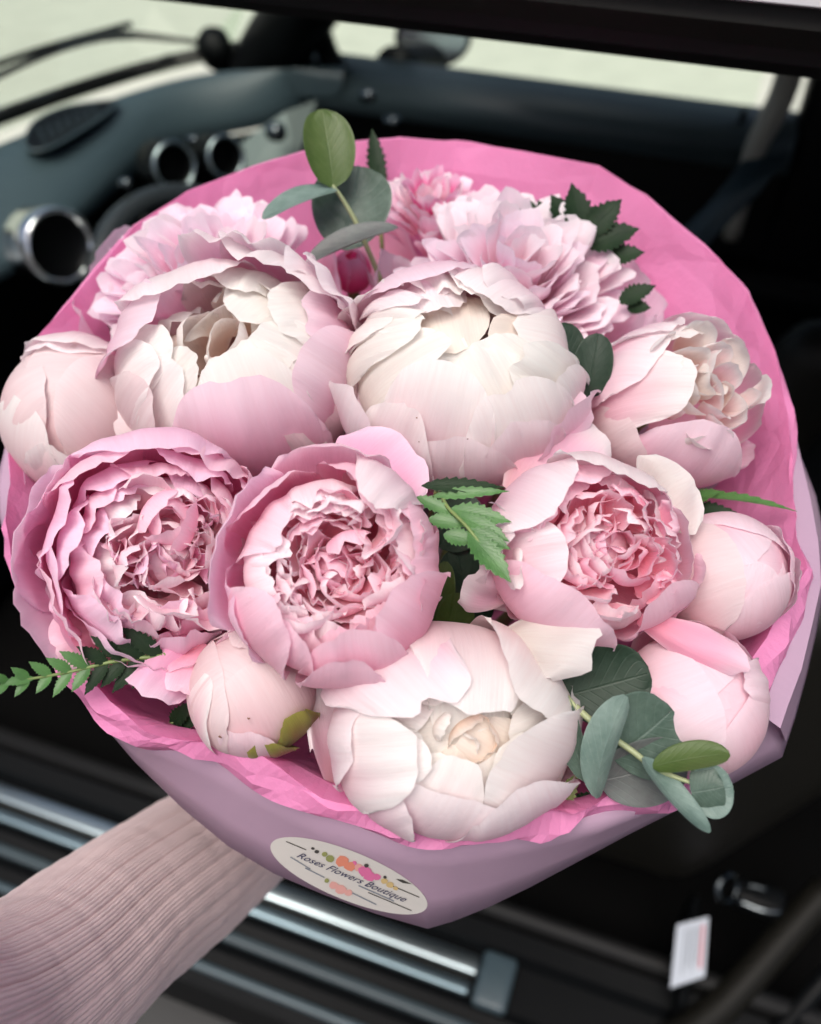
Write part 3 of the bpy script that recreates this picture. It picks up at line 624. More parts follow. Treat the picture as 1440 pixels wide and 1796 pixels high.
# ------------------------------------------------------------------ wrap: pink tissue and lavender paper
# rim outline: photo pixel of the outer edge, height of that point above the rim plane, how far the tissue lips over (px), outer-paper silhouette pixel and its height
RIM = [  # px, py, h, lip, silx, sily, silh
 (620, 250, .030, 0, 620, 262, .02), (700, 243, .030, 0, 700, 256, .02), (800, 248, .030, 0, 800, 260, .02), (920, 268, .030, 0, 918, 280, .02),
 (1048, 293, .030, 0, 1042, 304, .02), (1130, 345, .028, 0, 1122, 356, .02), (1190, 395, .026, 0, 1182, 406, .018), (1260, 458, .024, 0, 1250, 468, .016),
 (1310, 512, .022, 0, 1300, 522, .014), (1345, 590, .018, 0, 1338, 596, .012), (1370, 655, .015, 0, 1366, 660, .008), (1392, 730, .012, 0, 1390, 734, .006),
 (1398, 800, .010, 2, 1406, 802, -.005), (1390, 880, .008, 4, 1432, 870, -.012), (1398, 950, .006, 10, 1448, 950, -.02), (1424, 1015, .004, 22, 1446, 1030, -.03),
 (1398, 1085, .002, 26, 1432, 1110, -.035), (1380, 1155, .0, 34, 1415, 1185, -.04), (1338, 1215, .0, 36, 1396, 1255, -.042), (1325, 1265, .0, 40, 1372, 1328, -.045),
 (1285, 1330, -.002, 44, 1290, 1372, -.05), (1215, 1392, -.003, 40, 1200, 1415, -.055), (1135, 1428, -.004, 46, 1110, 1460, -.06), (1060, 1450, -.004, 44, 1020, 1508, -.065),
 (980, 1461, -.004, 48, 930, 1556, -.075), (890, 1471, -.004, 46, 855, 1592, -.08), (790, 1480, -.004, 50, 795, 1616, -.085), (715, 1470, -.004, 46, 750, 1629, -.085),
 (640, 1455, -.004, 50, 660, 1603, -.082), (560, 1428, -.004, 46, 570, 1570, -.078), (480, 1388, -.003, 50, 480, 1532, -.072), (400, 1345, -.003, 40, 400, 1484, -.066),
 (330, 1322, -.002, 36, 320, 1418, -.058), (240, 1308, -.002, 40, 236, 1336, -.045), (170, 1258, -.001, 24, 180, 1270, -.035), (120, 1205, .0, 14, 126, 1208, -.02),
 (82, 1145, .0, 8, 86, 1148, -.015), (40, 1055, .002, 4, 44, 1056, -.012), (10, 975, .004, 2, 14, 975, -.01), (8, 915, .005, 2, -2, 905, -.008),
 (22, 850, .006, 2, -8, 850, -.004), (18, 770, .007, 2, 12, 770, .0), (24, 690, .008, 0, 28, 690, .002), (46, 618, .012, 0, 52, 620, .006),
 (100, 558, .016, 0, 106, 562, .008), (168, 470, .020, 0, 176, 476, .012), (236, 395, .024, 0, 243, 403, .014), (330, 336, .028, 0, 336, 346, .018), (450, 291, .030, 0, 454, 302, .02), (530, 268, .030, 0, 533, 280, .02)]
K = len(RIM)
def close_interp(vals, sub):
    vals = np.array(vals, float); n = len(vals); out = []
    for i in range(n):
        for k in range(sub): t = k / sub; out.append(vals[i] * (1 - t) + vals[(i + 1) % n] * t)
    return np.array(out)
SUB = 5
RR = close_interp(RIM, SUB); NK = len(RR)
rimP = np.array([bq(r[0], r[1], r[2]) for r in RR])
rngw = np.random.RandomState(4)
ang = np.linspace(0, 2 * np.pi, NK, endpoint=False)
axisP = lambda h: BC + BN * h
rows = []; rows_uv = []
front = np.clip(RR[:, 3] / 40.0, 0, 1)
Nt = [Noise(k + 900) for k in range(8)]
def crumple(row, amp, k, fq=9.0):
    """displace a ring towards / away from the axis and along it, with sharp folds"""
    x = np.cos(ang) * fq; y = np.sin(ang) * fq
    a = amp * (1 - 2 * np.abs(Nt[k % 8](x, y))); b = amp * 0.6 * Nt[(k + 3) % 8](x * 1.7, y * 1.7)
    rad = row - (BC + ((row - BC) @ BN)[:, None] * BN); rad /= np.linalg.norm(rad, axis=1)[:, None] + 1e-9
    return row + rad * np.reshape(a, (-1, 1)) + BN * np.reshape(b, (-1, 1))
crest = np.array([bq(r[0] + (715 - r[0]) * 0.05 * f, r[1] - r[3], r[2] + .006 * f) for r, f in zip(RR, front)])
lipb = np.array([bq(r[0], r[1], r[2] - .006) for r in RR])
# inner wall: crest sinks towards the axis
def inward(row, k, dh):
    c = BC + ((row - BC) @ BN)[:, None] * BN
    return c + (row - c) * k - BN * dh
amp_f = 0.0015 + 0.0028 * front
T = []
if True:
    T.append(inward(crest, .30, .16)); T.append(inward(crest, .55, .12)); T.append(crumple(inward(crest, .74, .085), .002, 1, 6))
    T.append(crumple(inward(crest, .86, .055), .002, 1, 3)); T.append(crumple(inward(crest, .93, .028), .0014, 1, 3)); T.append(crumple(inward(crest, .968, .013), .0010, 2, 4))
    T.append(crumple(crest, amp_f * .9, 3, 4.5))
    T.append(crumple(lerp(crest, lipb, .35) + BN * .0015 * front[:, None], amp_f, 4, 5))
    T.append(crumple(lerp(crest, lipb, .7), amp_f, 5, 6))
    T.append(crumple(lipb, amp_f * .8, 6, 5))
    T.append(crumple(inward(lipb, .985, .010), amp_f * .3, 6, 5))
T = np.array(T)
wrap = empty('bouquet_wrap', BC - BN * .30, 'lavender paper cone lined with pink tissue, round the peonies', 'paper wrap')
tis = link('pink_tissue', grid_mesh('tissue', T, wrap=True), M['tissue'], wrap, False)
# lavender sheet
top = np.array([bq(r[0] + (715 - r[0]) * .006, r[1] - 10 * f, r[2] - .007) for r, f in zip(RR, front)])
sil = np.array([bq(r[4], r[5], r[6]) for r in RR])
neck_h = -.235
def toneck(row, t, w=1.0):
    c = BC + BN * neck_h
    h = (row - BC) @ BN; rad = row - BC - h[:, None] * BN
    hh = h * (1 - t) + neck_h * t
    rl = np.linalg.norm(rad, axis=1); rr = rl * (1 - t) ** w + .026 * t
    return BC + hh[:, None] * BN + rad / rl[:, None] * rr[:, None]
mid1 = lerp(top, sil, .5)
Wr = [inward(top, .975, .0), top, lerp(top, sil, .33), lerp(top, sil, .66), sil, toneck(sil, .12), toneck(sil, .35), toneck(sil, .65), toneck(sil, .9), toneck(sil, 1.0), toneck(sil, 1.0) - BN * .05]
Wr = [np.asarray(r) for r in Wr]
Wr[6] = crumple(Wr[6], .003, 2, 5); Wr[7] = crumple(Wr[7], .004, 3, 6)
Wr[10] = crumple(inward(Wr[10], 1.7, 0), .003, 4, 8)
WrA = np.array(Wr)
lav = link('lavender_paper', grid_mesh('lavender', WrA, wrap=True), M['wrap'], wrap, True)
wme = pydata('tmp', WrA.reshape(-1, 3), [p.vertices[:] for p in lav.data.polygons])
BVH = BVHTree.FromPolygons([v.co for v in wme.vertices], [p.vertices[:] for p in wme.polygons]); bpy.data.meshes.remove(wme)
# loose second fold of lavender paper on the right
fold = [r for r in RR if r[0] > 1330 and 780 < r[1] < 1340]
Pf = np.array([[bq(r[0] - 6, r[1], r[2] - .004) for r in fold], [bq(lerp(r[0], r[4], .75) , lerp(r[1], r[5], .6), r[2] - .006) for r in fold], [bq(r[4] - 3, r[5] + 2, r[6] + .004) for r in fold]])
link('paper_fold', grid_mesh('fold', Pf), M['wrap'], wrap, False)
# ribbon round the neck
link('ribbon', torus(BC + BN * (neck_h - .004), BN, .0275, .004), mat_plain('pink_satin_ribbon', (.8, .35, .5), .3), wrap)

# oval sticker on the lavender front, with its printing
M['sticker'] = mat_plain('sticker_paper', (.66, .63, .59), .45)
M['ink'] = mat_plain('navy_ink', (.04, .04, .10), .5); M['ink_b'] = mat_plain('black_ink', (.06, .055, .05), .5)
M['ink_pink'] = mat_plain('pink_print', (.70, .16, .35), .5); M['ink_coral'] = mat_plain('coral_print', (.72, .25, .16), .5)
M['ink_rose'] = mat_plain('rose_print', (.75, .38, .34), .5)
M['ink_green'] = mat_plain('olive_print', (.28, .30, .10), .5); M['ink_gold'] = mat_plain('gold_print', (.62, .45, .20), .5)
SC = np.array((612.0, 1536.0)); SA = np.array((136.0, 57.0)); SB = np.array((-22.0, 37.0))   # centre, half long axis, half short axis (px)
def stk(a, b, lift):
    q = SC + SA * a + SB * b; d = Vector(nrm(ray(*q)))
    hit, nn, _, _ = BVH.ray_cast(Vector(CAM), d)
    if hit is None: return at(q[0], q[1], .4)
    return np.array(hit) - np.array(d) * lift
def patch(name, pts, mat, parent, lift):
    v = [stk(a, b, lift) for a, b in pts]; c = np.mean(np.array(pts), 0)
    v.append(stk(c[0], c[1], lift)); n = len(pts)
    return link(name, pydata(name, v, [((i + 1) % n, i, n) for i in range(n)]), mat, parent, False)
st = []
ringn = 56; Ps = np.array([[stk(math.cos(2 * math.pi * k / ringn) * r, math.sin(2 * math.pi * k / ringn) * r, .0007) for k in range(ringn)] for r in (.001, .25, .5, .75, .93, 1.0)])
stick = link('sticker', grid_mesh('sticker', Ps, wrap=True), M['sticker'], wrap, True)
tag(stick, 'oval cream sticker with painted flowers and script lettering')
LV = .0013
def strip(name, p, q, w, mat):
    p = np.array(p); q = np.array(q); d = (q - p) / np.linalg.norm(q - p); nn = np.array((-d[1] * .3, d[0] * 1.0)) * w + np.array((abs(d[1]) * w * .3, 0))
    m = 8; v = []; 
    for k in range(m + 1):
        c = lerp(p, q, k / m); v += [stk(*(c - nn), LV), stk(*(c + nn), LV)]
    link(name, pydata(name, v, [(2 * k, 2 * k + 1, 2 * k + 3, 2 * k + 2) for k in range(m)]), mat, stick, False)
strip('frame_line', (-.86, -.30), (-.86, .28), .02, M['ink_b']); strip('frame_line', (.86, -.30), (.86, .32), .02, M['ink_b'])
strip('frame_line', (-.86, -.30), (-.60, -.30), .018, M['ink_b']); strip('frame_line', (.52, -.30), (.86, -.30), .018, M['ink_b']); strip('frame_line', (.30, .33), (.86, .33), .018, M['ink_b'])
rs = random.Random(8)
def blob(a, b, r, mat, k=0):
    pts = [(a + r * (.8 + .3 * rs.random()) * math.cos(t * .785), b + 3.0 * r * (.8 + .3 * rs.random()) * math.sin(t * .785)) for t in range(8)]
    patch('flower_print', pts, mat, stick, LV + .0001 * k)
for a, b, r, mt in ((-.16, -.44, .085, 'ink_coral'), (-.05, -.36, .07, 'ink_coral'), (.05, -.46, .055, 'ink_rose'), (.14, -.42, .085, 'ink_pink'), (.22, -.30, .075, 'ink_pink'), (.30, -.40, .05, 'ink_pink'), (-.02, -.55, .035, 'ink_pink'),
                    (-.30, -.34, .055, 'ink_green'), (-.38, -.42, .035, 'ink_green'), (.40, -.36, .04, 'ink_gold'), (.48, -.30, .045, 'ink_gold'), (.56, -.26, .03, 'ink_gold'), (-.48, -.40, .03, 'ink_b'), (-.54, -.46, .02, 'ink_b'),
                    (.38, -.52, .022, 'ink_b'), (.12, -.66, .03, 'ink_b'), (-.10, .62, .06, 'ink_rose'), (.0, .66, .07, 'ink_rose'), (.10, .66, .05, 'ink_rose'), (-.20, .54, .03, 'ink_green')):
    blob(a, b, r, M[mt], rs.randint(1, 4))
patch('leaf_print', [(.50, -.62), (.58, -.70), (.70, -.68), (.60, -.58)], M['ink_b'], stick, LV)
def print_text(txt, a0, a1, b, height, mat, shear=.5):
    cu = bpy.data.curves.new('txt', 'FONT'); cu.body = txt; cu.shear = shear; cu.resolution_u = 3
    o = bpy.data.objects.new('txt', cu); COL.objects.link(o); bpy.context.view_layer.update()
    me = bpy.data.meshes.new_from_object(o); bpy.data.objects.remove(o); bpy.data.curves.remove(cu)
    xs = [v.co.x for v in me.vertices]; x0, x1 = min(xs), max(xs)
    for v in me.vertices: v.co = Vector(stk(a0 + (v.co.x - x0) / (x1 - x0) * (a1 - a0), b - v.co.y * height, LV + .0006))
    link('lettering', me, mat, stick, False)
print_text('Roses Flowers Boutique', -.66, .74, .13, .36, M['ink'])
print_text('flowers and gifts', -.62, -.05, .40, .16, M['grey_ink']) if False else None
for k, (p, q) in enumerate((((-.72, .22), (-.44, .36)), ((-.50, .40), (-.24, .46)), ((.16, .22), (.62, .25)), ((.14, .60), (.46, .66)))): strip('fine_print', p, q, .025, M['grey_ink'])

# ------------------------------------------------------------------ peonies
def minibud(F, off, r, z0, pal, n, seed):
    """a small closed ball of petals inside an open flower"""
    q = random.Random(seed)
    for k in range(n):
        s = 1 - .07 * k
        F.spine(.02, z0, k * 137.5 + q.uniform(-15, 15), r * 2.1 * s, r * .95 * s, (80, 45, 5, -35, -60 + 8 * k), rc=r * s * 1.1, pal=pal, notch=.12, fr=2.5, ruf=.035, n=(15, 14), off=off, yaw=q.gauss(0, 15))
def core(F, pal, rho=.93):
    """the tightly closed inner petals of a bud; in open blooms, a ball added to lighten dark gaps"""
    for k, (ph, tp) in enumerate(((0, -24), (120, -20), (240, -22))): F.shell(ph, tp, 1.25, rho - .015 * k, pal, drop=12, ruf=.006, n=(16, 16), loose=0.0)
rnd = random.Random(11)
# ---- flecks
M['fleck'] = mat_plain('brown_fleck', (.20, .09, .05), .7)
def fleck(F, px, py, r, rho=1.045):
    d = nrm(ray(px, py)); oc = CAM - F.c; b = oc @ d; q = b * b - (oc @ oc - (F.R * rho) ** 2); p = CAM + d * (-b - math.sqrt(max(q, 0)))
    nn = nrm(p - F.c); a = nrm(np.cross(nn, CU)); bb = np.cross(nn, a); rr = random.Random(int(px))
    v = [p + (a * math.cos(k * .785) * rr.uniform(.5, 1.2) + bb * math.sin(k * .785) * rr.uniform(.4, 1)) * r for k in range(8)] + [p + nn * r * .3]
    link('brown_fleck', pydata('fleck', v, [(k, (k + 1) % 8, 8) for k in range(8)]), M['fleck'], F.root)
# 5: big cream cup in the middle
F = Flower('large cream white cup peony with peach gap at its heart', 802, 662, 202, .035, (808, 568), .95, sy=.93)
blade('petal', bq(650, 700, .015), bq(566, 516, .040), .0135, TOCAM + CX * .35, -.06, .5, 'petal', 'white', parent=F.root, seed=301, notch=.05, ruf=.12)
blade('petal', bq(760, 815, .020), bq(612, 648, .036), .0150, TOCAM - CX * .2, .10, -.4, 'petal', 'blushw', parent=F.root, seed=302, notch=.05, ruf=.12)
blade('petal', bq(820, 835, .022), bq(1034, 706, .040), .0200, TOCAM - CY * .25, .10, -.35, 'petal', 'blush', parent=F.root, seed=303, notch=.04, ruf=.10)
blade('petal', bq(900, 800, .02), bq(1000, 668, .034), .0135, TOCAM + CX * .3, .08, -.3, 'petal', 'white', parent=F.root, seed=304, notch=.04, ruf=.1)
F.shellpx(645, 705, .50, 1.07, 'blushw', lip=.04, loose=.07)
F.shellpx(985, 722, .52, 1.08, 'blush', loose=.09, drop=24)
F.shellpx(659, 512, .40, 1.03, 'cream', drop=34, lip=.02)
F.shellpx(880, 676, .58, 1.04, 'white', dent=6, ruf=.04, loose=.05)
F.shellpx(790, 630, .55, .995, 'white', notch=.04)
F.shellpx(715, 715, .46, 1.055, 'white', drop=30, loose=.03, notch=.06)
F.shellpx(800, 775, .55, 1.07, 'blushw', drop=24, loose=.02, notch=.05)
F.shellpx(900, 745, .48, 1.065, 'blushw', drop=26, loose=.05, notch=.05)
F.shellpx(975, 652, .30, 1.02, 'white')
F.shellpx(905, 616, .40, .96, 'inner', dent=5)
F.shellpx(930, 575, .52, 1.0, 'white', lip=-.10)
F.shellpx(760, 478, .60, 1.03, 'blush', lip=-.04)
F.shellpx(860, 505, .55, 1.0, 'blushw', lip=-.05)
F.shellpx(690, 540, .42, .95, 'cream', lip=-.04)
F.shellpx(775, 568, .36, .90, 'inner', frm=200, drop=34)
F.shellpx(745, 540, .36, .93, 'inner', frm=170)
F.shellpx(885, 552, .50, .90, 'inner', frm=320, drop=30, lip=-.03)
F.shellpx(870, 592, .45, .925, 'inner', frm=300)
for ph_, tp_, rh_ in ((100, 30, .97), (125, 26, .94), (75, 28, .93), (150, 24, .90), (50, 30, .96), (110, 18, .88)): F.shell(ph_, tp_, .44, rh_, rnd.choice(('inner', 'cream', 'blushw')), ruf=.06, notch=.09, lip=-.03, pleat=.01)
for k in range(9): F.shell(k * 40 + 10, rnd.uniform(10, 40), .42, rnd.uniform(.70, .84), rnd.choice(('inner', 'peach')), ruf=.05, n=(14, 14))
F.shell(100, -8, .5, .74, 'peach', n=(14, 14)); F.shell(200, -5, .5, .70, 'inner', n=(14, 14))
for q in ((820, 770), (735, 775), (742, 772), (731, 733)): fleck(F, *q, .0004, 1.05)
# 4: white and lilac pink cup on the left
F = Flower('large cup peony with a white heart and lilac pink outer petals', 420, 655, 214, .025, (376, 572), .96, sy=.87)
F.shellpx(395, 664, .62, 1.04, 'blush', drop=24, dent=3)
F.shellpx(522, 618, .52, 1.02, 'blush', drop=22)
F.shellpx(535, 560, .46, .985, 'blush')
F.shellpx(600, 700, .50, 1.05, 'bud')
F.shellpx(500, 770, .40, 1.07, 'bud', drop=30)
F.shellpx(268, 620, .44, 1.00, 'white', drop=30, loose=.0)
F.shellpx(305, 640, .46, .97, 'white', drop=30, loose=.0)
F.shellpx(250, 670, .46, 1.03, 'bud', drop=30, loose=.03)
F.shellpx(300, 600, .46, .92, 'cream', drop=26)
F.shellpx(335, 615, .42, .90, 'inner', drop=28, pleat=.01)
blade('petal', bq(360, 790, .012), bq(204, 722, .030), .0150, TOCAM + CY * .35, .12, -.4, 'petal', 'bud', parent=F.root, seed=311, notch=.05, ruf=.15)
blade('petal', bq(470, 800, .015), bq(560, 735, .032), .0150, TOCAM, .12, -.4, 'petal', 'bud', parent=F.root, seed=312, notch=.05, ruf=.12)
F.shellpx(330, 770, .45, 1.06, 'bud', lip=.05)
F.shellpx(400, 626, .50, .965, 'inner', notch=.08, pleat=.008)
F.shell(305, 7, .58, .93, 'inner', dent=4, notch=.06, pleat=.012, lip=-.03)
F.shell(340, 14, .5, .90, 'inner', notch=.06, pleat=.01)
F.shell(25, 26, .5, .94, 'inner', drop=30, pleat=.01)
F.shell(115, 25, .60, 1.02, 'blushw', lip=.02, ruf=.04)
F.shell(68, 36, .50, 1.06, 'blushw', lip=.10, ruf=.07); F.shell(88, 40, .42, 1.10, 'blushw', lip=.10, ruf=.06); F.shell(40, 44, .46, 1.09, 'blushw', lip=.09, ruf=.05)
F.shellpx(520, 500, .46, 1.05, 'blushw', lip=.04, ruf=.05)
F.shell(165, 27, .45, 1.02, 'blush', lip=-.02)
F.shell(190, 38, .5, .92, 'peach', lip=-.02)
F.shell(80, 34, .5, .92, 'inner', lip=-.05, notch=.1)
ruffle(F, 9, .5, .78, .68, ('inner', 'cream', 'inner'), 17, L=(.5, .7), Wd=(.34, .5), curl=(-40, -90), notch=.06, fr=2, ruf=.04, yaw=12)
for k in range(9): F.shell(k * 40 + 20, rnd.uniform(14, 42), .42, rnd.uniform(.66, .84), rnd.choice(('inner', 'inner', 'peach')), ruf=.06, n=(14, 14))
# 6: right, facing right
F = Flower('white cup peony turned to the wrap side, small petals spilling from its heart', 1182, 708, 146, .018, (1262, 668), 1.0)
F.shellpx(1165, 622, .66, 1.0, 'blushw', drop=20)
F.shellpx(1222, 668, .52, .965, 'white', drop=20)
F.shellpx(1245, 742, .78, 1.04, 'blush', drop=26)
F.shellpx(1120, 760, .6, 1.05, 'bud')
F.shellpx(1215, 592, .6, .94, 'white', drop=24)
F.shellpx(1318, 800, .45, 1.06, 'blush', lip=.05)
for ph in (0, 60, 120): F.shell(ph, 50, .55, .99, 'blushw', lip=.02)
ruffle(F, 24, .66, .84, .86, ('inner', 'cream', 'white'), 5, L=(.5, .7), Wd=(.2, .3), curl=(10, -30), notch=.06, fr=2, ruf=.03, lean=20)
# 7: bud on the left edge
F = Flower('half closed pale peony bud leaning over the wrap edge with a brown fleck', 142, 728, 134, .004, (100, 640), 1.12)
F.shellpx(110, 618, .95, 1.0, 'blotch', drop=40); F.shellpx(45, 700, .7, 1.03, 'white', drop=30); F.shellpx(200, 650, .7, .98, 'bud', drop=34)
F.shellpx(200, 600, .6, .95, 'bud', lip=.05, frm=80); F.shell(90, 12, .9, .96, 'blushw'); F.shell(200, 8, .9, .94, 'bud'); F.shell(330, 14, .9, .95, 'bud'); F.shellpx(80, 780, .55, 1.05, 'white', drop=40); F.shellpx(160, 790, .6, 1.045, 'bud')
core(F, 'bud')
fleck(F, 166, 686, .0012, 1.03); fleck(F, 172, 688, .0008, 1.03)
# 12: bud lower left with sepal
F = Flower('round closed blush bud with a green and red sepal', 443, 1212, 113, .004, (425, 1150), 1.02)
for ph, tp, hw, rho in ((200, 20, 1.0, 1.0), (310, 10, 1.1, .985), (80, 24, 1.1, .99), (150, -10, .8, .97), (20, 6, 1.0, .975)): F.shell(ph, tp, hw, rho, 'bud', drop=18, ruf=.008, imb=.012, notch=.03, loose=0.0)
F.shellpx(430, 1140, .55, 1.015, 'bud', drop=20, notch=.06, loose=0.0); F.shellpx(370, 1190, .5, 1.02, 'white', drop=36, loose=0.0)
F.shellpx(420, 1282, .55, 1.03, 'budpink', drop=20, loose=0.0)
PAL['sepal'] = ((.16, .08, .05), (.20, .20, .05), (.35, .36, .08), (.45, .08, .07), .85)
F.shellpx(512, 1252, .42, 1.045, 'sepal', drop=22, loose=0.02); F.shellpx(462, 1304, .42, 1.05, 'sepal', drop=20, loose=0.02)
core(F, 'bud')
fleck(F, 386, 1293, .0008, 1.05); fleck(F, 436, 1260, .0006, 1.04)
# 11: bud right
F = Flower('closed pale pink bud tucked against the tissue under a long fern leaf', 1268, 1012, 114, .012, (1328, 985), 1.06)
for ph, tp, hw, rho in ((190, 14, 1.05, 1.0), (300, 20, 1.0, .985), (70, 26, 1.0, .99), (120, 2, .9, .97), (250, 0, .9, .96)): F.shell(ph, tp, hw, rho, 'budpink' if ph != 190 else 'bud', drop=18, ruf=.01, imb=.015, loose=0.0)
F.shell(10, 32, .7, 1.02, 'pink', lip=.03, drop=30, loose=0.0); F.shell(350, 50, .5, 1.05, 'pink', lip=.03, loose=0.0)
core(F, 'budpink')
# 14: bud lower right
F = Flower('plump smooth pink bud behind the round eucalyptus leaves', 1212, 1236, 130, .002, (1268, 1195), 1.0)
for ph, tp, hw, rho in ((200, 8, 1.1, 1.0), (320, 22, .9, .985), (60, 20, 1.0, .99), (130, -4, .9, .97)): F.shell(ph, tp, hw, rho, 'budpink', drop=16, ruf=.008, imb=.012, notch=.02, loose=0.0)
F.shellpx(1300, 1190, .42, 1.02, 'budpink', drop=40, loose=0.0); F.shell(75, 60, .9, 1.07, 'pink', lip=.03, drop=12, loose=0.0)
core(F, 'budpink')
# 13: white cup in front
F = Flower('open white peony with cream crumpled heart, above the sticker', 792, 1274, 208, .004, (845, 1308), .92, sy=.86)
F.shellpx(805, 1418, .80, 1.045, 'blushw', drop=12, notch=.02)
F.shellpx(630, 1285, .66, 1.02, 'blushw', dent=5, drop=18)
F.shellpx(735, 1332, .52, 1.035, 'white', drop=26)
F.shellpx(890, 1330, .66, 1.01, 'white', drop=24, notch=.06, pleat=.008)
F.shellpx(690, 1400, .6, 1.03, 'blushw')
F.shellpx(900, 1400, .6, 1.035, 'blushw')
F.shellpx(755, 1330, .42, .94, 'white', drop=34)
F.shellpx(830, 1335, .40, .93, 'white', drop=36)
F.shell(130, 24, .58, 1.06, 'blushw', drop=28, skew=8, dent=8, notch=.07)
F.shell(84, 14, .55, 1.01, 'white', drop=24, notch=.06, pleat=.009)
F.shell(42, 30, .62, 1.03, 'cream', drop=24)
F.shell(-5, 52, .60, 1.08, 'white', lip=-.06, drop=20)
F.shell(-40, 62, .5, 1.07, 'white', lip=-.03)
F.shell(170, 55, .55, .97, 'white'); F.shell(150, 44, .5, .95, 'cream')
for k in range(10): F.shell(k * 36 + 8, rnd.uniform(14, 34), .46, rnd.uniform(.72, .88), rnd.choice(('inner', 'cream', 'inner')), ruf=.05, n=(14, 14))
for ph_, tp_, pl_ in ((200, -14, 'inner'), (320, -8, 'peach'), (80, -16, 'inner'), (260, 4, 'peach')): F.shell(ph_, tp_, .6, .70, pl_, ruf=.05, n=(16, 16))
ruffle(F, 5, .30, .78, .74, ('peach', 'inner', 'inner'), 15, L=(.3, .45), Wd=(.12, .24), curl=(-20, -70), notch=.05, fr=2, ruf=.04, yaw=14)
blade('petal', at(598, 1400, .355), at(560, 1198, .352), .0115, TOCAM + CX * .7, .05, .5, 'petal', 'blushw', parent=F.root, seed=71, notch=.05, ruf=.15)
# 9: pink cup, ruffled heart
F = Flower('pink cup peony with rose frilled heart, between the fern tip and the tangled bloom', 588, 1000, 188, .045, (590, 985), .95)
F.shellpx(612, 1118, .52, 1.045, 'pink', drop=24); F.shellpx(600, 1152, .40, 1.065, 'pink', drop=26)
F.shellpx(684, 1046, .52, 1.02, 'pink', drop=24); F.shellpx(490, 1062, .50, 1.0, 'pink', drop=30)
F.shellpx(722, 905, .46, 1.02, 'pink', drop=30, lip=.02); F.shellpx(735, 985, .42, 1.0, 'pink', lip=-.03)
F.shellpx(662, 880, .40, 1.05, 'blushw', lip=-.06, drop=30); F.shellpx(592, 812, .62, 1.06, 'pink', lip=.02, drop=34)
F.shell(165, 60, .80, 1.05, 'lilac', lip=.07, drop=20); F.shell(135, 60, .6, 1.0, 'pink', lip=.03); F.shell(205, 62, .5, 1.04, 'lilac', lip=.03)
F.shell(230, 40, .5, .96, 'pink'); F.shell(275, 42, .5, .96, 'pink'); F.shell(320, 40, .5, .95, 'pink'); F.shell(20, 46, .5, .96, 'pink'); F.shell(70, 50, .5, .96, 'pinkd')
for k in range(8): F.shell(k * 45 + 12, rnd.uniform(40, 48), .50, rnd.uniform(.84, .90), rnd.choice(('rufflew', 'pink', 'ruffle')), notch=.12, ruf=.05, lip=-.05)
for k in range(8): F.shell(k * 45 + 33, rnd.uniform(38, 46), .46, rnd.uniform(.74, .80), rnd.choice(('rufflew', 'ruffle')), notch=.14, ruf=.06, lip=-.06)
core(F, 'pinkd', .24)  # deep pink ball added under the frills to lighten their dark gaps
ruffle(F, 60, .66, .72, .30, ('ruffle', 'rufflew', 'rufflew', 'pink'), 21, L=(.45, .75), Wd=(.18, .34), curl=(-25, -85), lean=32)
blade('petal', bq(600, 905, .030), bq(728, 782, .050), .022, TOCAM + CY * .4, .06, .25, 'petal', 'lilac', parent=F.root, seed=97, notch=.04, ruf=.1)
fleck(F, 605, 1178, .0016, 1.075); fleck(F, 596, 1172, .0008, 1.075); fleck(F, 628, 1190, .0006, 1.075); fleck(F, 580, 1186, .0006, 1.075)
# 8: open pink peony, left
F = Flower('wide open lilac pink peony with tangled heart and drooping outer petals', 288, 965, 188, .028, (308, 962), .9)
for ph, tp, hw, rho, lp in ((95, 52, .75, 1.06, -.05), (125, 56, .6, 1.02, .0), (160, 60, .6, 1.06, .04), (190, 62, .62, 1.02, .05), (215, 66, .62, 1.08, .04), (240, 64, .6, 1.02, .04), (262, 66, .6, 1.05, .03), (172, 76, .62, 1.16, .06), (205, 82, .66, 1.20, .05), (235, 80, .6, 1.15, .05), (150, 78, .55, 1.14, .04), (70, 52, .6, 1.04, -.03)):
    F.shell(ph, tp, hw, rho, rnd.choice(('lilac', 'lilac', 'pink')), lip=lp, ruf=.035, drop=22)
F.shell(315, 50, .62, 1.06, 'pink', drop=26); F.shell(345, 52, .5, 1.02, 'pink')
F.shell(285, 62, .5, 1.03, 'pink', lip=.05)
F.shell(20, 46, .55, 1.0, 'pink')
for rho_, tp_, pl_ in ((.93, 52, 'lilac'), (.84, 50, 'pink'), (.75, 48, 'lilac'), (.66, 46, 'rufflew')):
    for k in range(7): F.shell(k * 51 + rho_ * 300, tp_ + rnd.uniform(-5, 5), .52, rho_ + rnd.uniform(-.02, .02), pl_, notch=.11, ruf=.05, lip=rnd.uniform(-.05, .04))
minibud(F, (.0, .26), .34, .22, 'pink', 7, 3)
core(F, 'ruffle', .36)  # closed ball added beneath the tangle so its gaps look less dark
ruffle(F, 48, .62, .66, .44, ('ruffle', 'rufflew', 'lilac', 'rufflew'), 31, L=(.5, .8), Wd=(.18, .34), curl=(-15, -75), lean=32, off=(.08, -.06))
for i, (ax_, ay, bx, by, w, pl) in enumerate(((345, 1110, 252, 1218, .014, 'lilac'), (360, 1130, 315, 1212, .010, 'pink'), (200, 1080, 88, 1020, .020, 'lilac'), (180, 1100, 92, 1138, .012, 'pink'), (180, 900, 82, 870, .022, 'blushw'))):
    blade('petal', bq(ax_, ay, .012), bq(bx, by, .018), w, TOCAM, .04, -.4, 'petal', pl, parent=F.root, seed=80 + i, notch=.08, ruf=.2)
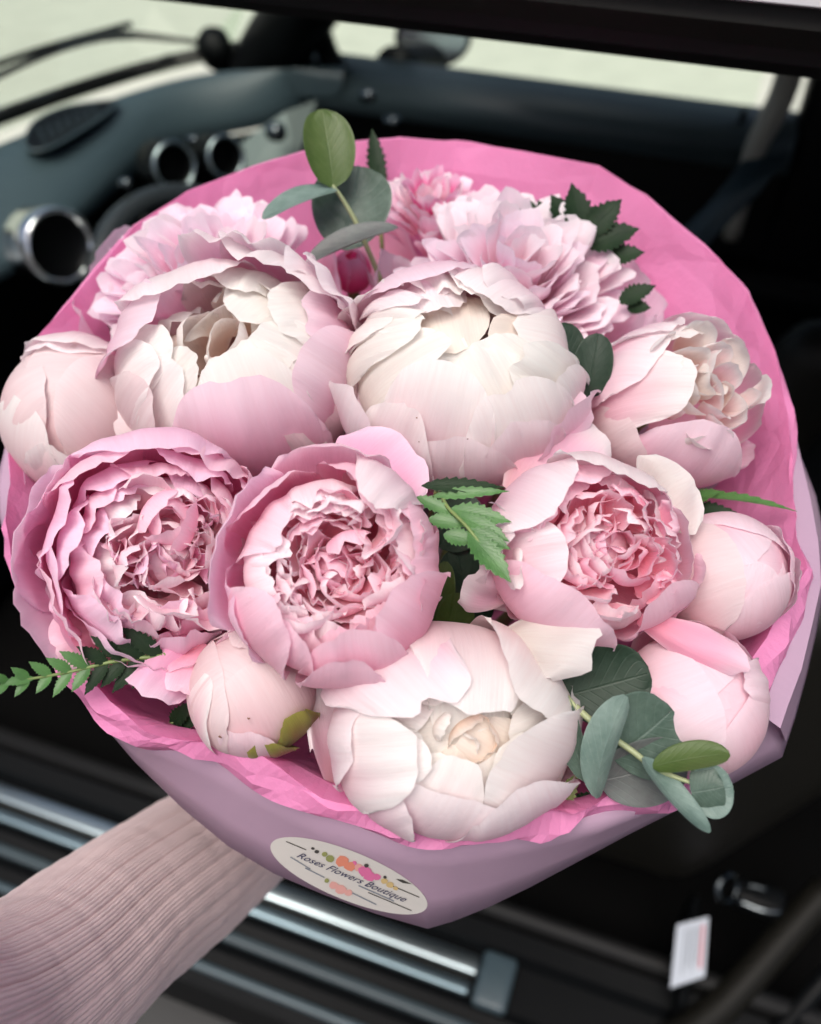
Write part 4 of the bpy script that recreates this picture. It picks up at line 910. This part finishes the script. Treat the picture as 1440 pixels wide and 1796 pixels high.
# 10: pink cup right
F = Flower('pale pink peony with deep pink frilled heart under a white folded hood petal', 1030, 966, 168, .036, (1078, 956), .95, sy=.95)
F.shellpx(1010, 1038, .80, 1.03, 'pink', drop=18, notch=.06); F.shellpx(1150, 1045, .45, 1.03, 'pink', drop=26); F.shellpx(880, 1065, .45, 1.0, 'pink', drop=26)
F.shellpx(910, 945, .42, 1.04, 'blushw', lip=.06, drop=24); F.shellpx(850, 1010, .45, 1.09, 'blushw', lip=.06, drop=24)
F.shell(135, 36, .62, 1.05, 'blushw', drop=20, skew=-8, lip=.03, notch=.08); F.shell(74, 40, .62, 1.07, 'white', drop=18, lip=.02, notch=.03)
F.shell(100, 44, .5, .98, 'pink'); F.shell(0, 62, .6, 1.03, 'pink', lip=.02); F.shell(-20, 70, .5, 1.08, 'pink', lip=.02); F.shell(30, 58, .5, 1.0, 'pink')
F.shellpx(1000, 985, .52, .93, 'rufflew', frm=190, drop=22); F.shellpx(960, 930, .4, .92, 'pink', frm=150)
for k in range(7): F.shell(k * 51 + 20, rnd.uniform(42, 50), .5, rnd.uniform(.84, .90), rnd.choice(('rufflew', 'pink')), notch=.11, ruf=.05, lip=-.04)
core(F, 'ruffle', .42)  # added pink ball, keeps the gaps between frills from going dark
ruffle(F, 46, .68, .76, .50, ('ruffle', 'rufflew', 'ruffle', 'pink'), 41, L=(.45, .75), Wd=(.2, .36), curl=(-15, -80), lean=30, off=(.10, .0))
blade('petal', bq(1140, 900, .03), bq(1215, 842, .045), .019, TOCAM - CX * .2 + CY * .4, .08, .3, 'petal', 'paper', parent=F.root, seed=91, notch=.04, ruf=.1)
blade('petal', bq(900, 870, .025), bq(1040, 745, .030), .022, TOCAM + CY * .3, .12, .4, 'petal', 'blushw', parent=F.root, seed=92, notch=.04, ruf=.1)
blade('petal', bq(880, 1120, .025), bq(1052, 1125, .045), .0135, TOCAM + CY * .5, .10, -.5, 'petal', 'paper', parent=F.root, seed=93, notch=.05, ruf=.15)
blade('petal', bq(1120, 1085, .025), bq(1315, 1172, .035), .0075, TOCAM, .08, -.7, 'petal', 'pink', parent=F.root, seed=94, notch=.05, ruf=.15)
blade('petal', bq(900, 1040, .02), bq(822, 1010, .034), .0150, TOCAM - CX * .5, .10, -.3, 'petal', 'blushw', parent=F.root, seed=321, notch=.06, ruf=.2)
blade('petal', bq(890, 900, .03), bq(912, 1030, .052), .0075, TOCAM - CX * .8, .06, .3, 'petal', 'white', parent=F.root, seed=322, notch=.06, ruf=.2)
# 1: open fluffy pink, back left
def pompon(F, n, pals, seed, guard, rout=.8, zt=.75):
    r = random.Random(seed)
    for g in guard[0]:
        F.shell(g + r.uniform(-8, 8), r.uniform(66, 84), .5, r.uniform(.98, 1.06), guard[1], flare=.06, lip=.05, ruf=.04, notch=.06)
    for i in range(n):
        t = math.sqrt((i + .5) / n); ph = i * 137.508 + r.uniform(-20, 20)
        l = r.uniform(.6, .95); w = r.uniform(.15, .25)
        lean = 62 * t + r.uniform(-10, 10)
        z_t = zt - .42 * t * t + r.uniform(-.06, .08); rr = rout * t
        F.spine(rr - l * .8 * math.sin(R_(lean * .8)), z_t - l * math.cos(R_(lean * .8)), ph, l, w, (lean * .7, lean * .8, lean * .9, lean + r.uniform(-25, 20)), rc=r.uniform(.15, .4), pal=r.choice(pals), notch=.11, fr=2.2, ruf=.035, n=(11, 11), wb=.3)
F = Flower('fluffy open pink peony behind the cup with lilac pink outer petals', 372, 528, 205, .006, (-.15, .62), .95)
pompon(F, 74, ('pompon', 'pompon', 'pomponw'), 51, ((150, 185, 215, 250, 290, 330, 20), 'lilac'), .88, .72)
# 2: back centre with hot pink heart
F = Flower('small pink peony with magenta streaked heart, half hidden behind eucalyptus', 755, 412, 118, .004, (.0, .75), 1.0)
pompon(F, 36, ('pompon', 'pomponw', 'pompon'), 61, ((200, 250, 300, 350, 30, 150), 'pompon'), .82, .85)
for k in range(7): F.spine(.15, .2, k * 51 + 20, .75, .14, (10, 15, 25, 30), rc=.25, pal='hot', notch=.1, ruf=.05)
# 3: back right fluffy
F = Flower('fluffy open pale pink peony with fringed petals beside the dark fern fan', 895, 532, 215, .008, (.10, .55), .92)
pompon(F, 84, ('pomponw', 'pompon', 'pomponw'), 71, ((340, 355, 12, 310, 280, 220, 180), 'pompon'), .86, .76)
# dark red bud between the back flowers
F = Flower('small crimson bud between the two fluffy peonies', 618, 476, 34, .0, (.0, .5), 1.2, group=None, name='peony_bud')
for k in range(5): F.shell(k * 72, 15, .8, 1.0, 'hot', n=(12, 12))

# ------------------------------------------------------------------ foliage
def stem_root(o, p, r=.0016, mat='euc_stem', name='stem'):
    """lower stem running down into the neck of the wrap"""
    neck = BC - BN * .235 + (np.asarray(p) - BC) * .05
    link(name, tube([p, lerp(p, neck, .30) + (BC - np.asarray(p)) * .12, lerp(p, neck, .7), neck, neck - BN * .045], [r, r, r * 1.2, r * 1.2, r * 1.2], 8, 5), M[mat], o)
def sprig(label, pts, rad, leaves, mat='euc_stem'):
    P = [at(*p) for p in pts]
    o = empty('eucalyptus_sprig', P[0], label, 'eucalyptus', 'eucalyptus sprigs')
    link('twig', tube(P, rad, 8, 6), M[mat], o); stem_root(o, P[0])
    for i, (a, b, hw, face, bulge, cup, mt, wide) in enumerate(leaves):
        blade('leaf', at(*a), at(*b), hw, vec_cam(*face), bulge, cup, 'round', None, mt, o, 200 + i * 7, n=(13, 18), wide=wide, ruf=.03)
    return o
sprig('tall eucalyptus sprig with olive and blue green leaves rising behind the blooms',
      [(668, 492, .46), (640, 425, .447), (622, 385, .442), (598, 345, .437), (583, 325, .435)], [.0013, .0012, .0012, .001, .0008],
      [((585, 328, .435), (564, 192, .432), .0122, (.25, .1, -1), .04, .35, 'euc_green', .52),
       ((590, 332, .434), (461, 384, .424), .0098, (.1, .9, -.6), .05, .25, 'euc_pale', .45),
       ((600, 438, .448), (632, 292, .452), .0192, (.0, .1, -1), .02, .2, 'euc', .62),
       ((697, 398, .432), (537, 462, .430), .0080, (-.1, .75, -.75), .03, .5, 'euc_mauve', .5)])
sprig('trailing eucalyptus sprig with round grey green leaves hanging over the wrap edge',
      [(965, 1190, 0.3402), (1000, 1230, 0.3307), (1050, 1275, 0.3241), (1110, 1318, 0.3194), (1150, 1348, 0.3156), (1215, 1374, 0.3119)], [.0013, .0012, .0012, .0011, .001, .0007],
      [((985, 1222, 0.3364), (1140, 1180, 0.3326), .0145, (.0, .1, -1), .03, .25, 'euc_dark', .60),
       ((1075, 1330, 0.3251), (1180, 1245, 0.3241), .0170, (.1, .0, -1), .03, .2, 'euc', .55),
       ((1050, 1370, 0.3270), (1205, 1330, 0.3279), .0125, (.1, -.1, -1), .03, .2, 'euc_mauve', .55),
       ((1042, 1398, 0.3232), (1098, 1220, 0.3166), .0075, (-.85, .1, -.6), .06, .5, 'euc_pale', .55),
       ((1030, 1372, 0.3270), (985, 1215, 0.3326), .0050, (-.5, .1, -.8), .06, .4, 'euc', .5),
       ((1145, 1345, 0.3147), (1280, 1322, 0.3100), .0060, (.1, .8, -.6), .04, .3, 'euc_green', .55),
       ((1128, 1328, 0.3156), (1245, 1460, 0.3005), .0058, (.6, .5, -.7), -.06, .4, 'euc_pale', .45),
       ((1212, 1388, 0.3119), (1286, 1382, 0.3081), .0092, (.2, .1, -1), .02, .2, 'euc_pale', .5),
       ((1212, 1390, 0.3100), (1270, 1380, 0.3067), .0088, (-.2, .0, -1), .03, -.3, 'euc', .5)])
sprig('dark eucalyptus leaves wedged between the large cream bloom and the side-turned cup',
      [(1010, 690, 0.4011), (1012, 660, 0.3963), (1008, 640, 0.3935)], [.0013, .0012, .001],
      [((1000, 668, 0.3992), (985, 566, 0.3954), .0085, (.2, .1, -1), .03, .2, 'euc_dark', .55),
       ((1030, 698, 0.3992), (1050, 585, 0.3954), .0085, (-.2, .1, -1), .03, .2, 'euc_dark', .5),
       ((985, 650, 0.3925), (1012, 626, 0.3906), .0040, (0, .4, -1), .03, .2, 'euc_green', .5)])
def frond(label, path, rad, leaflets, mat='fern', rmat='stem'):
    P = [at(*p) for p in path]
    o = empty('fern_frond', P[0], label, 'fern', 'fern fronds')
    link('rachis', tube(P, rad, 7, 6), M[rmat], o); stem_root(o, P[0], .0012, 'stem')
    for i, l in enumerate(leaflets):
        a, b, hw = l[:3]; mt = l[3] if len(l) > 3 else mat; face = l[4] if len(l) > 4 else (.1, .3, -1)
        blade('leaflet', at(*a), at(*b), hw, vec_cam(*face), .05, .25, 'lance', None, mt, o, 400 + i * 5 + int(a[0]), n=(7, 12), teeth=9, wide=.4)
    return o
frond('bright green serrated fern tip lying over the gap between two frilled pink peonies', [(770, 850, 0.3407), (782, 885, 0.3292), (820, 925, 0.3213), (862, 980, 0.3168)], [.0008, .0007, .0006, .0004],
      [((790, 893, 0.3283), (893, 915, 0.3239), .0042), ((730, 872, 0.3310), (800, 905, 0.3283), .0030), ((752, 910, 0.3275), (815, 922, 0.3257), .0034), ((805, 905, 0.3257), (890, 948, 0.3204), .0044),
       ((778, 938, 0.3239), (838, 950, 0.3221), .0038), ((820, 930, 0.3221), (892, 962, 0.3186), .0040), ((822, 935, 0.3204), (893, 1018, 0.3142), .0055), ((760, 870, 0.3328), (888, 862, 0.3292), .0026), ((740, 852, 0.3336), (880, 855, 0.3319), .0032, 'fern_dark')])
frond('dark serrated fern fan against the pink tissue', [(1000, 470, 0.4583), (1015, 440, 0.4555), (1030, 410, 0.4536)], [.0009, .0008, .0006],
      [((1022, 425, 0.4545), (1003, 325, 0.4517), 0.0094), ((1030, 412, 0.4536), (1088, 352, 0.4498), 0.0081), ((1030, 432, 0.4536), (1118, 402, 0.4479), 0.0088), ((1018, 430, 0.4555), (968, 345, 0.4536), 0.0106),
       ((1000, 440, 0.4574), (945, 355, 0.4574), 0.0088), ((985, 430, 0.4593), (900, 352, 0.4612), 0.0100), ((1060, 455, 0.4536), (1128, 443, 0.4479), 0.0069), ((1085, 530, 0.4441), (1148, 502, 0.4385), 0.0056), ((1100, 540, 0.4441), (1140, 540, 0.4404), 0.0050)], 'fern_dark')
frond('single upright serrated leaf behind the tall eucalyptus', [(664, 350, .50), (660, 320, .50)], [.0008, .0006], [((664, 330, .50), (653, 230, .498), .0060, 'fern_dark'), ((664, 330, .50), (668, 285, .498), .0050, 'fern_dark')])
def pinnate(label, path, rad, n, len0, hw, mats):
    """a frond whose leaflets stand in pairs along the rachis, pointing to its tip"""
    lf = []
    P = [np.array(p, float) for p in path]; seg = np.linspace(0, len(P) - 1.001, n + 1)
    for i, q in enumerate(seg):
        k = int(q); a = lerp(P[k], P[k + 1], q - k); d = P[k + 1][:2] - P[k][:2]; d = d / np.linalg.norm(d); t = i / n
        for sd in (-1, 1):
            nn = np.array((-d[1], d[0])) * sd; L = len0 * (1.05 - .65 * t) * (1 + .08 * math.sin(i * 3 + sd))
            e = a[:2] + d * L * .72 + nn * L * .62
            lf.append((tuple(a), (e[0], e[1], a[2] - .003), hw * (1.05 - .55 * t), mats[0 if t > .45 else 1], (.1 * sd, .3, -1)))
    lf.append((tuple(lerp(P[-2], P[-1], .55)), tuple(P[-1] + (P[-1] - P[-2]) * .12), hw * .6, mats[0], (0, .3, -1)))
    return frond(label, path, rad, lf)
pinnate('green fern tip sticking out past the wrap edge below the open pink bloom', [(285, 1150, .343), (200, 1160, .340), (115, 1180, .335), (14, 1197, .327)], [.0009, .0008, .0006, .0004], 8, 82, .0036, ('fern', 'fern_dark'))
frond('long green fern leaf lying across the tissue beside a closed pink bud', [(1215, 872, .405), (1240, 878, .40)], [.0009, .0007], [((1210, 870, .405), (1390, 896, .388), .0046, 'fern', (.0, .9, -.5)), ((1205, 885, .406), (1262, 862, .398), .0050, 'fern', (.0, .7, -.7)), ((1200, 890, .408), (1300, 905, .396), .0042, 'fern_dark')])
frond('tiny pale green serrated leaf between the open white peony and the wrap edge', [(985, 1430, .345), (990, 1412, .343)], [.0008, .0006], [((975, 1418, .343), (1012, 1358, .339), .0042, 'fern_lime'), ((1000, 1420, .346), (1045, 1392, .343), .0045, 'fern_dark'), ((940, 1420, .350), (1010, 1405, .347), .0035, 'fern_dark')])
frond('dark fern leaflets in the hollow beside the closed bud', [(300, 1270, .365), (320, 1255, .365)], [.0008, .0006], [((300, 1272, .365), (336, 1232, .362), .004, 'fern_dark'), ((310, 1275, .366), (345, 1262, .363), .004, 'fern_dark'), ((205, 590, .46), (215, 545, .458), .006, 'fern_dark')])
# dark olive leaves deep in the centre gap
lo = empty('olive_leaf_stem', at(790, 1110, .40), 'dull olive leaves deep in the gap under the bright fern tip', 'leaf stem')
stem_root(lo, at(790, 1110, .40))
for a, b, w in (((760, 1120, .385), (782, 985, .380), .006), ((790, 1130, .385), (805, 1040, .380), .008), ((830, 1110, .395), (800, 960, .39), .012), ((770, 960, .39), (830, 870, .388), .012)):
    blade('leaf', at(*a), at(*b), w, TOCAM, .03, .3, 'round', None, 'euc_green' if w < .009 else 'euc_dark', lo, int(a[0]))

# ------------------------------------------------------------------ arm holding the bouquet
M['skin'] = mat_plain('skin', (.62, .38, .29), .5, bump=.15, bscale=400)
def mat_knit():
    m, t, n, b = new_mat('pale_pink_rib_knit'); L = t.links.new
    uv = n.new('ShaderNodeUVMap'); uv.uv_map = 'UVMap'
    mp = n.new('ShaderNodeMapping'); mp.inputs['Scale'].default_value = (300, 420, 1); L(uv.outputs[0], mp.inputs[0])
    wv = n.new('ShaderNodeTexWave'); wv.wave_type = 'BANDS'; wv.bands_direction = 'DIAGONAL'; wv.inputs['Scale'].default_value = .5; wv.inputs['Distortion'].default_value = 1.0; L(mp.outputs[0], wv.inputs['Vector'])
    tc = n.new('ShaderNodeTexCoord'); nz = n.new('ShaderNodeTexNoise'); nz.inputs['Scale'].default_value = 1400; nz.inputs['Detail'].default_value = 4; L(tc.outputs['Object'], nz.inputs['Vector'])
    n2 = n.new('ShaderNodeTexNoise'); n2.inputs['Scale'].default_value = 30; L(tc.outputs['Object'], n2.inputs['Vector'])
    mx = n.new('ShaderNodeMix'); mx.data_type = 'RGBA'; mx.inputs['A'].default_value = (.76, .56, .56, 1); mx.inputs['B'].default_value = (.90, .72, .71, 1)
    ad = n.new('ShaderNodeMath'); ad.operation = 'MULTIPLY_ADD'; ad.inputs[1].default_value = .5; L(nz.outputs['Fac'], ad.inputs[0]); 
    h = n.new('ShaderNodeMath'); h.operation = 'MULTIPLY'; h.inputs[1].default_value = .5; L(wv.outputs['Fac'], h.inputs[0]); L(h.outputs[0], ad.inputs[2])
    L(ad.outputs[0], mx.inputs['Factor']); L(mx.outputs['Result'], b.inputs['Base Color'])
    b.inputs['Roughness'].default_value = .9; b.inputs['Sheen Weight'].default_value = .35; b.inputs['Specular IOR Level'].default_value = .1
    bp = n.new('ShaderNodeBump'); bp.inputs['Strength'].default_value = .6; bp.inputs['Distance'].default_value = .0008; L(ad.outputs[0], bp.inputs['Height']); L(bp.outputs['Normal'], b.inputs['Normal'])
    return m
M['knit'] = mat_knit()
neckp = BC + BN * (neck_h - .03)
wrist = at(425, 1450, .575)
arm_pts = [at(-420, 2010, .24), at(-120, 1862, .325), at(60, 1742, .385), at(190, 1626, .445), at(318, 1532, .515), wrist]
person = empty('person', arm_pts[0], 'arm in a pale pink ribbed knit sleeve, hand closed round the bouquet stems', 'person')
# forearm, palm and fingers: one skinned mesh
bm_v, bm_e, rad = [], [], []
def node(p, r, prev=None):
    bm_v.append(tuple(p)); rad.append(r); k = len(bm_v) - 1
    if prev is not None: bm_e.append((prev, k))
    return k
hd = nrm(neckp - wrist); side = nrm(np.cross(hd, BN)); gup = nrm(np.cross(side, hd))
k0 = node(lerp(arm_pts[3], arm_pts[4], .3), .026); k1 = node(lerp(arm_pts[4], wrist, .5), .024, k0); kw = node(wrist, .021, k1)
palm_c = neckp - hd * .050 + side * .012
kp = node(lerp(wrist, palm_c, .55), .024, kw); kq = node(palm_c, .025, kp)
Rg = .036
def ringp(a, z): return neckp + (-hd * math.cos(a) + side * math.sin(a)) * Rg + BN * z
for i, z in enumerate((.030, .011, -.008, -.026)):
    kr = node(lerp(palm_c, ringp(.75, z), .75) , .011, kq)
    a = node(ringp(1.1, z), .0100, kr); b_ = node(ringp(1.9, z), .0092, a); c_ = node(ringp(2.7, z), .0088, b_); node(ringp(3.35 - .15 * (i == 3), z - .002), .0078, c_)
ta = node(lerp(palm_c, ringp(-.5, .02), .6), .013, kq); tb = node(ringp(-.9, .032), .0108, ta); node(ringp(-1.7, .036), .0095, tb)
me = bpy.data.meshes.new('arm'); me.from_pydata(bm_v, bm_e, [])
body = link('forearm_and_hand', me, M['skin'], person)
sk_ = body.modifiers.new('skin', 'SKIN'); sk_.use_smooth_shade = True
for i, sv in enumerate(body.data.skin_vertices[0].data): sv.radius = (rad[i], rad[i]); sv.use_root = (i == 0)
sb_ = body.modifiers.new('sub', 'SUBSURF'); sb_.levels = 2; sb_.render_levels = 2
# sleeve with real ribs
def sleeve():
    pts = arm_pts; rr = [.052, .042, .0375, .0370, .0375, .0355]
    n_al, n_ar = 90, 1400
    base = []
    nP = len(pts)
    for i in range(nP - 1):
        p0, p1, p2, p3 = pts[max(i - 1, 0)], pts[i], pts[i + 1], pts[min(i + 2, nP - 1)]
        for k in range(18):
            t = k / 18
            base.append((0.5 * ((2 * p1) + (-p0 + p2) * t + (2 * p0 - 5 * p1 + 4 * p2 - p3) * t * t + (-p0 + 3 * p1 - 3 * p2 + p3) * t ** 3), rr[i] * (1 - t) + rr[i + 1] * t))
    base.append((pts[-1], rr[-1]))
    th = np.linspace(0, 2 * np.pi, n_ar, endpoint=False)
    NA, NB, NC = Noise(5), Noise(6), Noise(7)
    rows = []; up = None
    for i, (p, r) in enumerate(base):
        t = nrm(base[min(i + 1, len(base) - 1)][0] - base[max(i - 1, 0)][0])
        a = nrm(np.cross(t, CU)) if up is None else nrm(up - t * (up @ t)); up = a; b = np.cross(t, a)
        s = i / len(base)
        nrib = 140
        phs = th * nrib + .05 * NC(np.cos(th) * 2, np.sin(th) * 2 + s * 2.0)
        fine = np.abs(np.sin(phs * .5)) ** .6
        grp = np.abs(np.sin(th * 14 + .10 * NA(s * 1.5, 0 * th) + .18 * NB(np.cos(th) * 2, np.sin(th) * 2))) ** .22
        fold = .0022 * NB(np.cos(th) * 2.2 + s * 3, np.sin(th) * 2.2 + s * 1.5) + .0012 * NA(np.cos(th) * 5, np.sin(th) * 5 + s * 2)
        rad_ = r + .0007 * fine + .0024 * grp + fold * .45 + .0004 * NC(th * 3, s * 60)
        rows.append(p + (np.cos(th)[:, None] * a + np.sin(th)[:, None] * b) * rad_[:, None])
    end = rows[-1]; c = base[-1][0]
    rows.append(c + (end - c) * .93)
    c0 = base[0][0]; rows.insert(0, c0 + (rows[0] - c0) * .5); rows.insert(0, c0 + (rows[0] - c0) * .01)
    return np.array(rows)
link('sleeve', grid_mesh('sleeve', sleeve(), wrap=True), M['knit'], person)
